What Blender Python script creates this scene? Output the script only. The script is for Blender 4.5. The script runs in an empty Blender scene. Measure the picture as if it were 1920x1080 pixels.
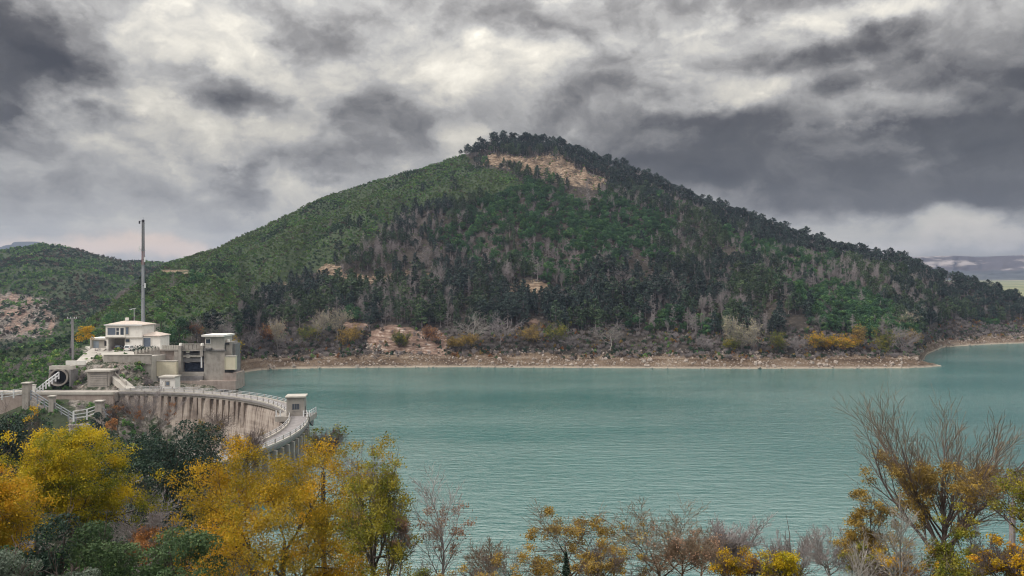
import bpy, math, random
import numpy as np
from mathutils import Vector
R = math.radians
F = 1450.0                      # focal length in pixels of the 1920 wide photograph
CZ = 40.0                       # height of the eye above the lake
sc = bpy.context.scene
COL = sc.collection
rng = np.random.default_rng(7)
random.seed(7)

# ------------------------------------------------------------------ camera
cam = bpy.data.cameras.new('camera')
cam.sensor_width = 36.0
cam.lens = F / 1920 * 36.0
cam.clip_start = 0.5
cam.clip_end = 30000
cam_o = bpy.data.objects.new('camera', cam)
COL.objects.link(cam_o)
cam_o.location = (0, 0, CZ)
cam_o.rotation_euler = (R(90), 0, 0)
sc.camera = cam_o

# ------------------------------------------------------------------ render settings
sc.view_settings.view_transform = 'Standard'
sc.view_settings.look = 'None'
sc.view_settings.exposure = 0.76
sc.view_settings.gamma = 1.0
sc.view_settings.use_curve_mapping = False
sc.render.engine = 'CYCLES'
cy = sc.cycles
cy.max_bounces = 5
cy.diffuse_bounces = 2
cy.glossy_bounces = 2
cy.transmission_bounces = 3
cy.transparent_max_bounces = 4
cy.volume_bounces = 0
cy.caustics_reflective = False
cy.caustics_refractive = False
cy.filter_width = 1.1
cy.use_denoising = True
try:
    cy.denoiser = 'OPENIMAGEDENOISE'
except Exception:
    pass
cy.sample_clamp_indirect = 4

# ------------------------------------------------------------------ sun
SUN_DIR = Vector((-0.72, -0.28, 0.74)).normalized()
sun_el = math.asin(SUN_DIR.z)
sun_az = math.atan2(SUN_DIR.x, SUN_DIR.y)
sl = bpy.data.lights.new('sun', 'SUN')
sl.energy = 1.5
sl.angle = R(14)
sl.color = (1.0, 0.95, 0.88)
so = bpy.data.objects.new('sun', sl)
COL.objects.link(so)
so.rotation_euler = SUN_DIR.to_track_quat('Z', 'Y').to_euler()


# ------------------------------------------------------------------ node helper
class NT:
    def __init__(s, tree):
        s.t = tree
        s.n = tree.nodes
        s.l = tree.links

    def node(s, typ, **kw):
        n = s.n.new(typ)
        for k, v in kw.items():
            setattr(n, k, v)
        return n

    def put(s, sock, v):
        if v is None:
            return
        if hasattr(v, 'is_output'):
            s.l.new(v, sock)
        else:
            try:
                sock.default_value = v
            except Exception:
                sock.default_value = (*v, 1.0)

    def m(s, op, a, b=None, c=None, clamp=False):
        n = s.node('ShaderNodeMath', operation=op, use_clamp=clamp)
        s.put(n.inputs[0], a)
        s.put(n.inputs[1], b)
        s.put(n.inputs[2], c)
        return n.outputs[0]

    def vm(s, op, a, b=None):
        n = s.node('ShaderNodeVectorMath', operation=op)
        s.put(n.inputs[0], a)
        s.put(n.inputs[1], b)
        return n.outputs[0]

    def noise(s, vec, scale, detail=4, rough=0.55, dim='3D', col=False, lac=2.0, dist=0.0):
        n = s.node('ShaderNodeTexNoise', noise_dimensions=dim)
        s.put(n.inputs['Vector'], vec)
        n.inputs['Scale'].default_value = scale
        n.inputs['Detail'].default_value = detail
        n.inputs['Roughness'].default_value = rough
        n.inputs['Lacunarity'].default_value = lac
        n.inputs['Distortion'].default_value = dist
        return n.outputs['Color' if col else 'Fac']

    def ramp(s, fac, stops, interp='LINEAR'):
        n = s.node('ShaderNodeValToRGB')
        n.color_ramp.interpolation = interp
        e = n.color_ramp.elements
        while len(e) < len(stops):
            e.new(0.5)
        for el, (p, c) in zip(e, stops):
            el.position = p
            el.color = (*c, 1.0) if len(c) == 3 else c
        s.put(n.inputs[0], fac)
        return n.outputs['Color']

    def mix(s, fac, a, b, mode='MIX'):
        n = s.node('ShaderNodeMix', data_type='RGBA', blend_type=mode)
        s.put(n.inputs[0], fac)
        s.put(n.inputs[6], a)
        s.put(n.inputs[7], b)
        return n.outputs[2]

    def ss(s, x, a, b):           # smoothstep
        n = s.node('ShaderNodeMapRange', interpolation_type='SMOOTHSTEP')
        s.put(n.inputs[0], x)
        n.inputs[1].default_value = a
        n.inputs[2].default_value = b
        return n.outputs[0]

    def xyz(s, x, y, z):
        n = s.node('ShaderNodeCombineXYZ')
        s.put(n.inputs[0], x)
        s.put(n.inputs[1], y)
        s.put(n.inputs[2], z)
        return n.outputs[0]


# ------------------------------------------------------------------ sky: a broken overcast over a Nishita sky
world = bpy.data.worlds.new('World')
sc.world = world
world.use_nodes = True
W = NT(world.node_tree)
W.n.clear()
wo = W.node('ShaderNodeOutputWorld')
bg = W.node('ShaderNodeBackground')
W.l.new(bg.outputs[0], wo.inputs[0])
bg.inputs[1].default_value = 0.1
sky = W.node('ShaderNodeTexSky', sky_type='NISHITA', sun_disc=False)
sky.sun_elevation = sun_el
sky.sun_rotation = sun_az
tc = W.node('ShaderNodeTexCoord')
D = tc.outputs['Generated']
sep = W.node('ShaderNodeSeparateXYZ')
W.l.new(D, sep.inputs[0])
dx, dy, dz = sep.outputs
az = W.m('ARCTAN2', dx, dy)
el = W.m('ARCSINE', dz)
Ds = W.vm('MULTIPLY', D, (1.0, 1.0, 1.5))
wcol = W.noise(Ds, 6.5, 8, 0.58, col=True)
wv = W.vm('SUBTRACT', wcol, (0.5, 0.5, 0.5))
wsep = W.node('ShaderNodeSeparateXYZ')
W.l.new(wv, wsep.inputs[0])
azw = W.m('MULTIPLY_ADD', wsep.outputs[0], 0.20, az)
elw = W.m('MULTIPLY_ADD', wsep.outputs[1], 0.13, el)


def blob(px, py, sx, sy, amp, rot=0.0):
    a0 = math.atan((px - 960) / F)
    e0 = math.atan((540 - py) / F * math.cos(a0))
    ux = W.m('SUBTRACT', azw, a0)
    uy = W.m('SUBTRACT', elw, e0)
    if rot:
        c, s_ = math.cos(rot), math.sin(rot)
        nx = W.m('MULTIPLY_ADD', uy, s_, W.m('MULTIPLY', ux, c))
        ny = W.m('MULTIPLY_ADD', uy, c, W.m('MULTIPLY', ux, -s_))
        ux, uy = nx, ny
    q = W.m('ADD', W.m('POWER', W.m('ABSOLUTE', W.m('DIVIDE', ux, sx / F)), 3.4),
            W.m('POWER', W.m('ABSOLUTE', W.m('DIVIDE', uy, sy / F)), 3.4))
    return W.m('MULTIPLY', W.m('EXPONENT', W.m('MULTIPLY', q, -1.0)), amp)


Dn = W.vm('ADD', Ds, W.vm('SCALE', wv, None))
for n_ in W.n:
    if n_.type == 'VECT_MATH' and n_.operation == 'SCALE':
        n_.inputs['Scale'].default_value = 0.16
n0 = W.noise(Dn, 3.6, 8, 0.53)
n1 = W.noise(W.vm('ADD', Dn, (0.012, 0, 0.040)), 3.6, 8, 0.53)
emb = W.m('MULTIPLY', W.m('SUBTRACT', n0, n1), 1.9)
flat = W.ss(el, 0.03, 0.16)          # the low sky is smoother and layered
lay = W.noise(W.vm('MULTIPLY', D, (1.0, 1.0, 9.0)), 3.0, 5, 0.5)
det = W.m('ADD', W.m('MULTIPLY', W.m('SUBTRACT', n0, 0.5), 0.50), emb)
tone = W.m('MULTIPLY_ADD', det, W.m('MULTIPLY_ADD', flat, 0.75, 0.25), 0.60)
tone = W.m('MULTIPLY_ADD', W.m('SUBTRACT', lay, 0.5), W.m('MULTIPLY_ADD', flat, -0.35, 0.45), tone)
blobs = [
    # the two dark masses and the small dark clouds on the left
    (40, 112, 150, 98, -0.62, 0.0), (-260, 80, 220, 120, -0.35, 0.0), (70, 175, 70, 36, -0.12, 0),
    (385, 172, 120, 34, -0.34, -0.25), (470, 200, 70, 26, -0.14, -0.2), (570, 62, 110, 42, -0.25, -0.25), (450, 340, 56, 20, -0.26, 0),
    (715, 240, 95, 46, -0.27, -0.1), (610, 302, 110, 24, -0.18, 0), (150, 325, 230, 40, -0.11, 0.0), (60, 385, 300, 30, -0.08, 0),
    # cream tops
    (290, 70, 220, 70, 0.30, 0), (240, 165, 90, 70, 0.16, 0), (330, 265, 240, 46, 0.14, -0.1), (610, 150, 170, 50, 0.14, 0.3),
    (985, 95, 190, 30, 0.04, 0.1), (960, 40, 160, 40, -0.10, 0), (850, 140, 120, 36, 0.16, 0.3), (860, 240, 60, 24, 0.14, 0),
    (1120, 150, 110, 40, -0.20, 0), (960, 190, 150, 40, -0.06, 0),
    # smooth grey upper sky, banded cumulus on the right
    (1150, 14, 480, 40, -0.16, 0), (1420, 66, 230, 30, 0.14, 0.1), (1620, 30, 260, 22, 0.08, 0.1), (1560, 98, 150, 34, -0.22, 0),
    (1760, 90, 170, 44, -0.06, 0), (1400, 170, 210, 30, 0.16, 0.05), (1750, 165, 200, 30, -0.10, 0),
    (1620, 310, 420, 84, -0.44, -0.10), (1830, 375, 230, 40, -0.22, -0.12), (1330, 270, 130, 60, -0.16, 0), (1150, 320, 200, 50, -0.10, 0),
    (1860, 210, 120, 50, -0.20, 0), (1640, 225, 120, 28, 0.34, 0.05), (1290, 265, 70, 26, 0.12, 0),
    (1650, 445, 420, 26, 0.10, 0), (250, 440, 420, 40, 0.06, 0), (2350, 250, 300, 140, -0.3, 0),
    (800, -360, 1100, 230, 0.24, 0), (1500, 200, 700, 260, -0.06, 0), (300, 180, 620, 260, 0.04, 0),  # first patch is above the view, added bright to lift the lake's reflection
]
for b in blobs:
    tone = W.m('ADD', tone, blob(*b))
n9 = W.noise(Dn, 11.0, 6, 0.55)
n9b = W.noise(W.vm('ADD', Dn, (0.008, 0, 0.022)), 11.0, 6, 0.55)
tone = W.m('SMOOTH_MAX', tone, W.m('MULTIPLY_ADD', W.m('SUBTRACT', n0, 0.5), 0.75, 0.15), 0.12)
tone = W.m('MULTIPLY_ADD', W.m('SUBTRACT', n9, n9b), W.m('MULTIPLY_ADD', flat, 0.30, 0.05), tone)
cloud = W.ramp(tone, [(0.0, (0.036, 0.033, 0.033)), (0.20, (0.086, 0.081, 0.079)), (0.42, (0.220, 0.213, 0.206)),
                      (0.60, (0.375, 0.366, 0.350)), (0.80, (0.60, 0.568, 0.50)), (1.0, (0.86, 0.81, 0.70))])
# warm gap low on the left
warm = W.m('MULTIPLY', blob(230, 484, 260, 26, 1.0), 0.6)
cloud = W.mix(warm, cloud, (0.92, 0.68, 0.50, 1))
warm2 = W.m('MULTIPLY', blob(1800, 462, 330, 14, 1.0), 0.35)
cloud = W.mix(warm2, cloud, (0.66, 0.60, 0.54, 1))
# an overcast sky grows brighter towards the zenith
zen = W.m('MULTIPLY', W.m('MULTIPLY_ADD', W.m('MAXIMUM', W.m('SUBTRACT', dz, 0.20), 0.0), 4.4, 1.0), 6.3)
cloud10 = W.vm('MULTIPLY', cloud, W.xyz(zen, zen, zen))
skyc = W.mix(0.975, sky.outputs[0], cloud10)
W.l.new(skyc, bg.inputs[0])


# ------------------------------------------------------------------ object helpers
def link(name, mesh, parent=None, loc=None, **props):
    o = bpy.data.objects.new(name, mesh)
    COL.objects.link(o)
    if parent is not None:
        o.parent = parent
    if loc is not None:
        o.location = loc
    for k, v in props.items():
        if v:
            o[k] = v
    return o


def thing(name, label, cat, loc=(0, 0, 0), rz=0.0, group=None):
    o = link(name, None, None, loc, label=label, category=cat, group=group)
    o.rotation_euler = (0, 0, rz)
    return o


def mesh_np(name, v, faces_q=None, faces_t=None, mats=(), tone=None, smooth=False, mat_idx=None):
    me = bpy.data.meshes.new(name)
    v = np.asarray(v, dtype=np.float32)
    nq = 0 if faces_q is None else len(faces_q)
    nt = 0 if faces_t is None else len(faces_t)
    loops = []
    if nq:
        loops.append(np.asarray(faces_q, dtype=np.int32).ravel())
    if nt:
        loops.append(np.asarray(faces_t, dtype=np.int32).ravel())
    loops = np.concatenate(loops)
    me.vertices.add(len(v))
    me.vertices.foreach_set('co', v.ravel())
    me.loops.add(len(loops))
    me.loops.foreach_set('vertex_index', loops)
    me.polygons.add(nq + nt)
    tot = np.concatenate([np.full(nq, 4, np.int32), np.full(nt, 3, np.int32)])
    me.polygons.foreach_set('loop_start', np.concatenate([[0], np.cumsum(tot)[:-1]]).astype(np.int32))
    for m_ in mats:
        me.materials.append(m_)
    if mat_idx is not None:
        me.polygons.foreach_set('material_index', np.asarray(mat_idx, dtype=np.int32))
    if smooth:
        me.polygons.foreach_set('use_smooth', np.ones(nq + nt, dtype=bool))
    me.update(calc_edges=True)
    if tone is not None:
        a = me.attributes.new('tone', 'FLOAT', 'FACE')
        a.data.foreach_set('value', np.asarray(tone, dtype=np.float32))
    return me


class MB:
    """collects boxes, bars, tubes and free faces into one mesh"""
    def __init__(s):
        s.v, s.f = [], []

    def add(s, vs, fs):
        k = len(s.v)
        s.v += [tuple(p) for p in vs]
        s.f += [tuple(i + k for i in f) for f in fs]
        return s

    def box(s, x0, x1, y0, y1, z0, z1):
        v = [(x, y, z) for z in (z0, z1) for x, y in ((x0, y0), (x1, y0), (x1, y1), (x0, y1))]
        return s.add(v, [(3, 2, 1, 0), (4, 5, 6, 7), (0, 1, 5, 4), (1, 2, 6, 5), (2, 3, 7, 6), (3, 0, 4, 7)])

    def bar(s, a, b, w, h=None, up=(0, 0, 1)):
        h = h or w
        a, b = Vector(a), Vector(b)
        d = (b - a).normalized()
        x = d.cross(Vector(up))
        if x.length < 1e-4:
            x = Vector((1, 0, 0))
        x.normalize()
        z = x.cross(d)
        v = []
        for p in (a, b):
            for i, j in ((-1, -1), (1, -1), (1, 1), (-1, 1)):
                v.append(p + x * (i * w / 2) + z * (j * h / 2))
        return s.add(v, [(3, 2, 1, 0), (4, 5, 6, 7), (0, 1, 5, 4), (1, 2, 6, 5), (2, 3, 7, 6), (3, 0, 4, 7)])

    def tube(s, a, b, r0, r1=None, n=10, caps=True):
        r1 = r0 if r1 is None else r1
        a, b = Vector(a), Vector(b)
        d = (b - a).normalized()
        x = d.cross(Vector((0, 0, 1)))
        if x.length < 1e-4:
            x = Vector((1, 0, 0))
        x.normalize()
        y = d.cross(x)
        v = []
        for p, r in ((a, r0), (b, r1)):
            for i in range(n):
                t = 2 * math.pi * i / n
                v.append(p + x * (r * math.cos(t)) + y * (r * math.sin(t)))
        f = [(i, (i + 1) % n, n + (i + 1) % n, n + i) for i in range(n)]
        if caps:
            f += [tuple(range(n))[::-1], tuple(range(n, 2 * n))]
        return s.add(v, f)

    def hip(s, x0, x1, y0, y1, z, h, ov=0.4, inset=None):
        x0, x1, y0, y1 = x0 - ov, x1 + ov, y0 - ov, y1 + ov
        i = inset if inset is not None else min(x1 - x0, y1 - y0) / 2 * 0.98
        ym = (y0 + y1) / 2
        v = [(x0, y0, z), (x1, y0, z), (x1, y1, z), (x0, y1, z), (x0, y0, z + .2), (x1, y0, z + .2), (x1, y1, z + .2), (x0, y1, z + .2),
             (x0 + i, ym, z + h), (x1 - i, ym, z + h)]
        f = [(3, 2, 1, 0), (0, 1, 5, 4), (1, 2, 6, 5), (2, 3, 7, 6), (3, 0, 4, 7), (4, 5, 9, 8), (5, 6, 9), (6, 7, 8, 9), (7, 4, 8)]
        return s.add(v, f)

    def build(s, name, mat, parent=None, smooth=False, **props):
        me = bpy.data.meshes.new(name)
        me.from_pydata(s.v, [], s.f)
        me.materials.append(mat)
        if smooth:
            me.polygons.foreach_set('use_smooth', np.ones(len(me.polygons), dtype=bool))
        me.update()
        return link(name, me, parent, None, **props)


def at(px, py, d):
    return Vector(((px - 960) / F * d, d, CZ - (py - 540) / F * d))


def X(px, d):
    return (px - 960) / F * d


def Z(py, d):
    return CZ - (py - 540) / F * d


# ------------------------------------------------------------------ numpy noise
def _h(i, j, seed):
    n = (i.astype(np.int64) * 374761393 + j.astype(np.int64) * 668265263 + seed * 1442695041) & 0xFFFFFFFF
    n = ((n ^ (n >> 13)) * 1274126177) & 0xFFFFFFFF
    return ((n ^ (n >> 16)) & 0xFFFF) / 65535.0


def vn(x, y, seed=0):
    i, j = np.floor(x), np.floor(y)
    fx, fy = x - i, y - j
    fx, fy = fx * fx * (3 - 2 * fx), fy * fy * (3 - 2 * fy)
    a, b = _h(i, j, seed), _h(i + 1, j, seed)
    c, d = _h(i, j + 1, seed), _h(i + 1, j + 1, seed)
    return (a * (1 - fx) + b * fx) * (1 - fy) + (c * (1 - fx) + d * fx) * fy


def fbm(x, y, o=4, seed=0):
    s, a, t = 0, 1.0, 0
    for k in range(o):
        s = s + a * vn(x * 2 ** k, y * 2 ** k, seed + k * 17)
        t += a
        a *= 0.5
    return s / t


def inpoly(px, py, poly):
    r = np.zeros(np.shape(px), dtype=bool)
    n = len(poly)
    for i in range(n):
        x0, y0 = poly[i]
        x1, y1 = poly[(i + 1) % n]
        c = ((y0 > py) != (y1 > py)) & (px < (x1 - x0) * (py - y0) / (y1 - y0 + 1e-9) + x0)
        r ^= c
    return r


# ------------------------------------------------------------------ materials
def mat(name):
    m_ = bpy.data.materials.new(name)
    m_.use_nodes = True
    t = NT(m_.node_tree)
    b = t.n['Principled BSDF']
    return m_, t, b


def weathered(name, base, dark, scale=0.6, rough=0.85, streak=0.35, amount=0.6, bump=0.15):
    """painted / concrete surface with blotches and rain streaks"""
    m_, t, b = mat(name)
    g = t.node('ShaderNodeTexCoord').outputs['Object']
    n = t.noise(g, scale, 6, 0.65)
    st = t.noise(t.vm('MULTIPLY', g, (1.3, 1.3, 0.10)), 1.0, 5, 0.6)
    f = t.m('ADD', t.m('MULTIPLY', n, 1 - streak), t.m('MULTIPLY', st, streak))
    c = t.ramp(f, [(0.36, dark), (0.56, base), (0.78, tuple(min(1, k * 1.12) for k in base))])
    c = t.mix(amount, (*base, 1), c)
    t.l.new(c, b.inputs['Base Color'])
    b.inputs['Roughness'].default_value = rough
    bp = t.node('ShaderNodeBump')
    bp.inputs['Strength'].default_value = bump
    bp.inputs['Distance'].default_value = 0.05
    t.l.new(t.noise(g, scale * 12, 3), bp.inputs['Height'])
    t.l.new(bp.outputs[0], b.inputs['Normal'])
    return m_


def plain(name, c, rough=0.5, metal=0.0, var=0.12):
    m_, t, b = mat(name)
    g = t.node('ShaderNodeTexCoord').outputs['Object']
    n = t.noise(g, 3.0, 4)
    t.l.new(t.ramp(n, [(0.3, tuple(k * (1 - var) for k in c)), (0.7, tuple(min(1, k * (1 + var)) for k in c))]), b.inputs['Base Color'])
    b.inputs['Roughness'].default_value = rough
    b.inputs['Metallic'].default_value = metal
    return m_


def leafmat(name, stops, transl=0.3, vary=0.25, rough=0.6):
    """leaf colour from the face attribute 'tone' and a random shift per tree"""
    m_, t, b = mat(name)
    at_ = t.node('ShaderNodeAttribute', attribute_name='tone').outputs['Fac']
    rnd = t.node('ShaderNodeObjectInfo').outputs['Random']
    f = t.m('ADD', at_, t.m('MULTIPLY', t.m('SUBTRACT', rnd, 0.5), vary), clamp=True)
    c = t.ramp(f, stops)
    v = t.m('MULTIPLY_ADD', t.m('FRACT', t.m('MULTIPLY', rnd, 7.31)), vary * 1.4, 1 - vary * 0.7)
    hs = t.node('ShaderNodeHueSaturation')
    t.l.new(c, hs.inputs['Color'])
    t.l.new(v, hs.inputs['Value'])
    c = hs.outputs[0]
    t.l.new(c, b.inputs['Base Color'])
    b.inputs['Roughness'].default_value = rough
    b.inputs['Specular IOR Level'].default_value = 0.25
    tr = t.node('ShaderNodeBsdfTranslucent')
    t.l.new(c, tr.inputs[0])
    mx = t.node('ShaderNodeMixShader')
    mx.inputs[0].default_value = transl
    t.l.new(b.outputs[0], mx.inputs[1])
    t.l.new(tr.outputs[0], mx.inputs[2])
    t.l.new(mx.outputs[0], t.n['Material Output'].inputs[0])
    return m_


def barkmat(name, a, c, vary=0.2):
    m_, t, b = mat(name)
    g = t.node('ShaderNodeTexCoord').outputs['Object']
    n = t.noise(t.vm('MULTIPLY', g, (6, 6, 1.2)), 2.0, 4)
    col = t.ramp(n, [(0.3, a), (0.7, c)])
    hs = t.node('ShaderNodeHueSaturation')
    t.l.new(col, hs.inputs['Color'])
    rnd = t.node('ShaderNodeObjectInfo').outputs['Random']
    t.l.new(t.m('MULTIPLY_ADD', rnd, vary * 2, 1 - vary), hs.inputs['Value'])
    t.l.new(hs.outputs[0], b.inputs['Base Color'])
    b.inputs['Roughness'].default_value = 0.9
    return m_


M = {}
M['concrete'] = weathered('concrete', (0.377, 0.344, 0.312), (0.164, 0.144, 0.129))
M['concrete_pale'] = weathered('concrete_pale', (0.493, 0.462, 0.418), (0.281, 0.252, 0.221), amount=0.5)
M['concrete_pink'] = weathered('concrete_pink', (0.374, 0.306, 0.272), (0.187, 0.145, 0.128))
M['concrete_dark'] = weathered('concrete_dark', (0.22, 0.21, 0.21), (0.08, 0.075, 0.075))
M['white_wall'] = weathered('white_wall', (0.848, 0.816, 0.774), (0.615, 0.562, 0.519), amount=0.45)
M['roof_tile'] = weathered('roof_tile', (0.62, 0.53, 0.47), (0.42, 0.33, 0.28), scale=1.5)
M['cream_panel'] = weathered('cream_panel', (0.66, 0.60, 0.46), (0.50, 0.43, 0.31), amount=0.35, streak=0.6)
M['glass'] = plain('window_glass', (0.06, 0.075, 0.10), 0.08)
M['shutter'] = plain('shutter_blue_grey', (0.13, 0.16, 0.21), 0.4)
M['shutter_pale'] = plain('shutter_pale_blue', (0.33, 0.38, 0.44), 0.5)
M['dark'] = plain('opening_shade', (0.02, 0.02, 0.022), 0.8)  # near-black colour painted in place of the shade inside openings
M['gate_blue'] = weathered('gate_blue', (0.030, 0.042, 0.075), (0.015, 0.018, 0.03), amount=0.6)
M['white_metal'] = plain('white_metal', (0.74, 0.75, 0.77), 0.4)
M['grey_metal'] = plain('grey_metal', (0.225, 0.240, 0.270), 0.6, 0.0)
M['dark_metal'] = plain('dark_metal', (0.035, 0.030, 0.037), 0.8, 0.0)
M['red_metal'] = plain('red_brown_metal', (0.17, 0.065, 0.07), 0.5)
M['pole'] = weathered('pole_concrete', (0.30, 0.29, 0.30), (0.16, 0.15, 0.16))
M['black_paint'] = plain('black_car_paint', (0.012, 0.012, 0.016), 0.2)
M['white_paint'] = plain('white_car_paint', (0.78, 0.78, 0.78), 0.25)
M['rubber'] = plain('rubber', (0.015, 0.015, 0.015), 0.8)
M['red_lamp'] = plain('red_lamp_glass', (0.35, 0.02, 0.02), 0.2)
M['plate'] = plain('number_plate', (0.6, 0.6, 0.55), 0.5)
M['rail_grey'] = plain('weathered_rail', (0.50, 0.50, 0.52), 0.5)
M['deck'] = weathered('crest_paving', (0.27, 0.25, 0.25), (0.14, 0.125, 0.125))
M['stone'] = weathered('stone', (0.36, 0.30, 0.26), (0.15, 0.12, 0.10), scale=1.2)

# dam faces: rain streaks that follow the height of the wall
m_, t, b = mat('dam_face')
g = t.node('ShaderNodeTexCoord').outputs['Object']
uv = t.node('ShaderNodeUVMap', uv_map='UVMap').outputs[0]
st = t.noise(t.vm('MULTIPLY', uv, (0.75, 0.035, 1)), 1.0, 7, 0.68)
bl = t.noise(g, 0.22, 6, 0.62)
lift = t.noise(t.vm('MULTIPLY', uv, (0.02, 0.9, 1)), 1.0, 4, 0.6)
f = t.m('ADD', t.m('MULTIPLY', st, 0.55), t.m('ADD', t.m('MULTIPLY', bl, 0.27), t.m('MULTIPLY', lift, 0.18)))
c = t.ramp(f, [(0.38, (0.055, 0.042, 0.036)), (0.46, (0.21, 0.165, 0.14)), (0.53, (0.40, 0.335, 0.29)), (0.68, (0.56, 0.49, 0.43))])
t.l.new(c, b.inputs['Base Color'])
b.inputs['Roughness'].default_value = 0.9
M['dam_face'] = m_
m_, t, b = mat('dam_upstream_face')  # upstream face: greyer and darker than the downstream one
uv = t.node('ShaderNodeUVMap', uv_map='UVMap').outputs[0]
g = t.node('ShaderNodeTexCoord').outputs['Object']
st = t.noise(t.vm('MULTIPLY', uv, (0.8, 0.05, 1)), 1.0, 7, 0.65)
bl = t.noise(g, 0.3, 6, 0.62)
f = t.m('ADD', t.m('MULTIPLY', st, 0.6), t.m('MULTIPLY', bl, 0.4))
t.l.new(t.ramp(f, [(0.35, (0.07, 0.065, 0.07)), (0.55, (0.21, 0.20, 0.21)), (0.72, (0.36, 0.35, 0.35))]), b.inputs['Base Color'])
b.inputs['Roughness'].default_value = 0.85
M['dam_upstream'] = m_

# terrain: mask attributes choose between soil, rock, shore and green ground
m_, t, b = mat('hill_ground')
g = t.node('ShaderNodeTexCoord').outputs['Object']
ar = t.node('ShaderNodeAttribute', attribute_name='rock').outputs['Fac']
ab = t.node('ShaderNodeAttribute', attribute_name='shore').outputs['Fac']
agn = t.node('ShaderNodeAttribute', attribute_name='green').outputs['Fac']
ard = t.node('ShaderNodeAttribute', attribute_name='red').outputs['Fac']
n1 = t.noise(g, 0.05, 8, 0.65)
n2 = t.noise(g, 0.5, 6, 0.65)
n3 = t.noise(t.vm('MULTIPLY', g, (0.4, 0.4, 2.2)), 0.6, 7, 0.7)
soil = t.ramp(n2, [(0.3, (0.030, 0.028, 0.024)), (0.55, (0.060, 0.050, 0.042)), (0.75, (0.11, 0.09, 0.075))])
gren = t.ramp(n2, [(0.3, (0.030, 0.048, 0.026)), (0.6, (0.060, 0.085, 0.040)), (0.8, (0.12, 0.12, 0.07))])
rock = t.ramp(n3, [(0.36, (0.055, 0.040, 0.030)), (0.46, (0.17, 0.118, 0.080)), (0.56, (0.30, 0.222, 0.160)), (0.70, (0.52, 0.45, 0.37))])
redr = t.ramp(n3, [(0.34, (0.09, 0.055, 0.045)), (0.48, (0.20, 0.130, 0.100)), (0.58, (0.30, 0.215, 0.170)), (0.68, (0.58, 0.50, 0.46))])
n5 = t.noise(g, 1.6, 5, 0.75)
n6 = t.noise(t.vm('MULTIPLY', g, (1, 1, 3)), 0.06, 5, 0.6)
shor = t.ramp(t.m('ADD', t.m('MULTIPLY', n6, 0.45), t.m('MULTIPLY', n5, 0.55)),
              [(0.38, (0.055, 0.040, 0.030)), (0.47, (0.14, 0.100, 0.072)), (0.55, (0.225, 0.170, 0.125)), (0.66, (0.44, 0.39, 0.33))])
# bleached line just above the water
zz = t.node('ShaderNodeSeparateXYZ')
t.l.new(t.node('ShaderNodeNewGeometry').outputs['Position'], zz.inputs[0])
lev_ = t.noise(t.xyz(t.m('MULTIPLY', n2, 0.5), 0.0, t.m('MULTIPLY', zz.outputs[2], 2.2)), 1.0, 3, 0.6)
shor = t.mix(t.ss(lev_, 0.40, 0.60), t.mix(1.0, shor, (0.62, 0.58, 0.54, 1), 'MULTIPLY'), shor)
ble = t.m('SUBTRACT', 1.0, t.ss(t.m('ADD', zz.outputs[2], t.m('MULTIPLY', n2, 1.2)), 0.7, 1.9))
shor = t.mix(t.m('MULTIPLY', ble, 0.45), shor, (0.55, 0.49, 0.41, 1))
c = t.mix(agn, soil, gren)
arb = t.node('ShaderNodeAttribute', attribute_name='rubble').outputs['Fac']
rub = t.ramp(t.m('ADD', t.m('MULTIPLY', n5, 0.6), t.m('MULTIPLY', n2, 0.4)), [(0.36, (0.07, 0.06, 0.052)), (0.48, (0.20, 0.175, 0.155)), (0.60, (0.36, 0.33, 0.30))])
c = t.mix(t.ss(t.m('ADD', arb, t.m('MULTIPLY', t.m('SUBTRACT', n2, 0.5), 1.2)), 0.35, 0.65), c, rub)
c = t.mix(t.ss(t.m('ADD', ab, t.m('MULTIPLY', t.m('SUBTRACT', n2, 0.5), 0.7)), 0.35, 0.65), c, shor)
c = t.mix(t.ss(t.m('ADD', ard, t.m('MULTIPLY', t.m('SUBTRACT', n2, 0.5), 0.9)), 0.35, 0.65), c, redr)
n4 = t.noise(t.vm('MULTIPLY', g, (1, 1, 1.6)), 0.09, 6, 0.7)
c = t.mix(t.m('MULTIPLY', t.ss(t.m('ADD', ar, t.m('MULTIPLY', t.m('SUBTRACT', n2, 0.5), 1.7)), 0.35, 0.65), t.m('MULTIPLY_ADD', t.ss(n4, 0.36, 0.50), 0.85, 0.15)), c, rock)
t.l.new(c, b.inputs['Base Color'])
b.inputs['Roughness'].default_value = 0.95
b.inputs['Specular IOR Level'].default_value = 0.15
bp = t.node('ShaderNodeBump')
bp.inputs['Strength'].default_value = 0.9
bp.inputs['Distance'].default_value = 0.9
t.l.new(t.m('ADD', n3, t.m('MULTIPLY', n2, 0.6)), bp.inputs['Height'])
t.l.new(bp.outputs[0], b.inputs['Normal'])
M['ground'] = m_

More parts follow.
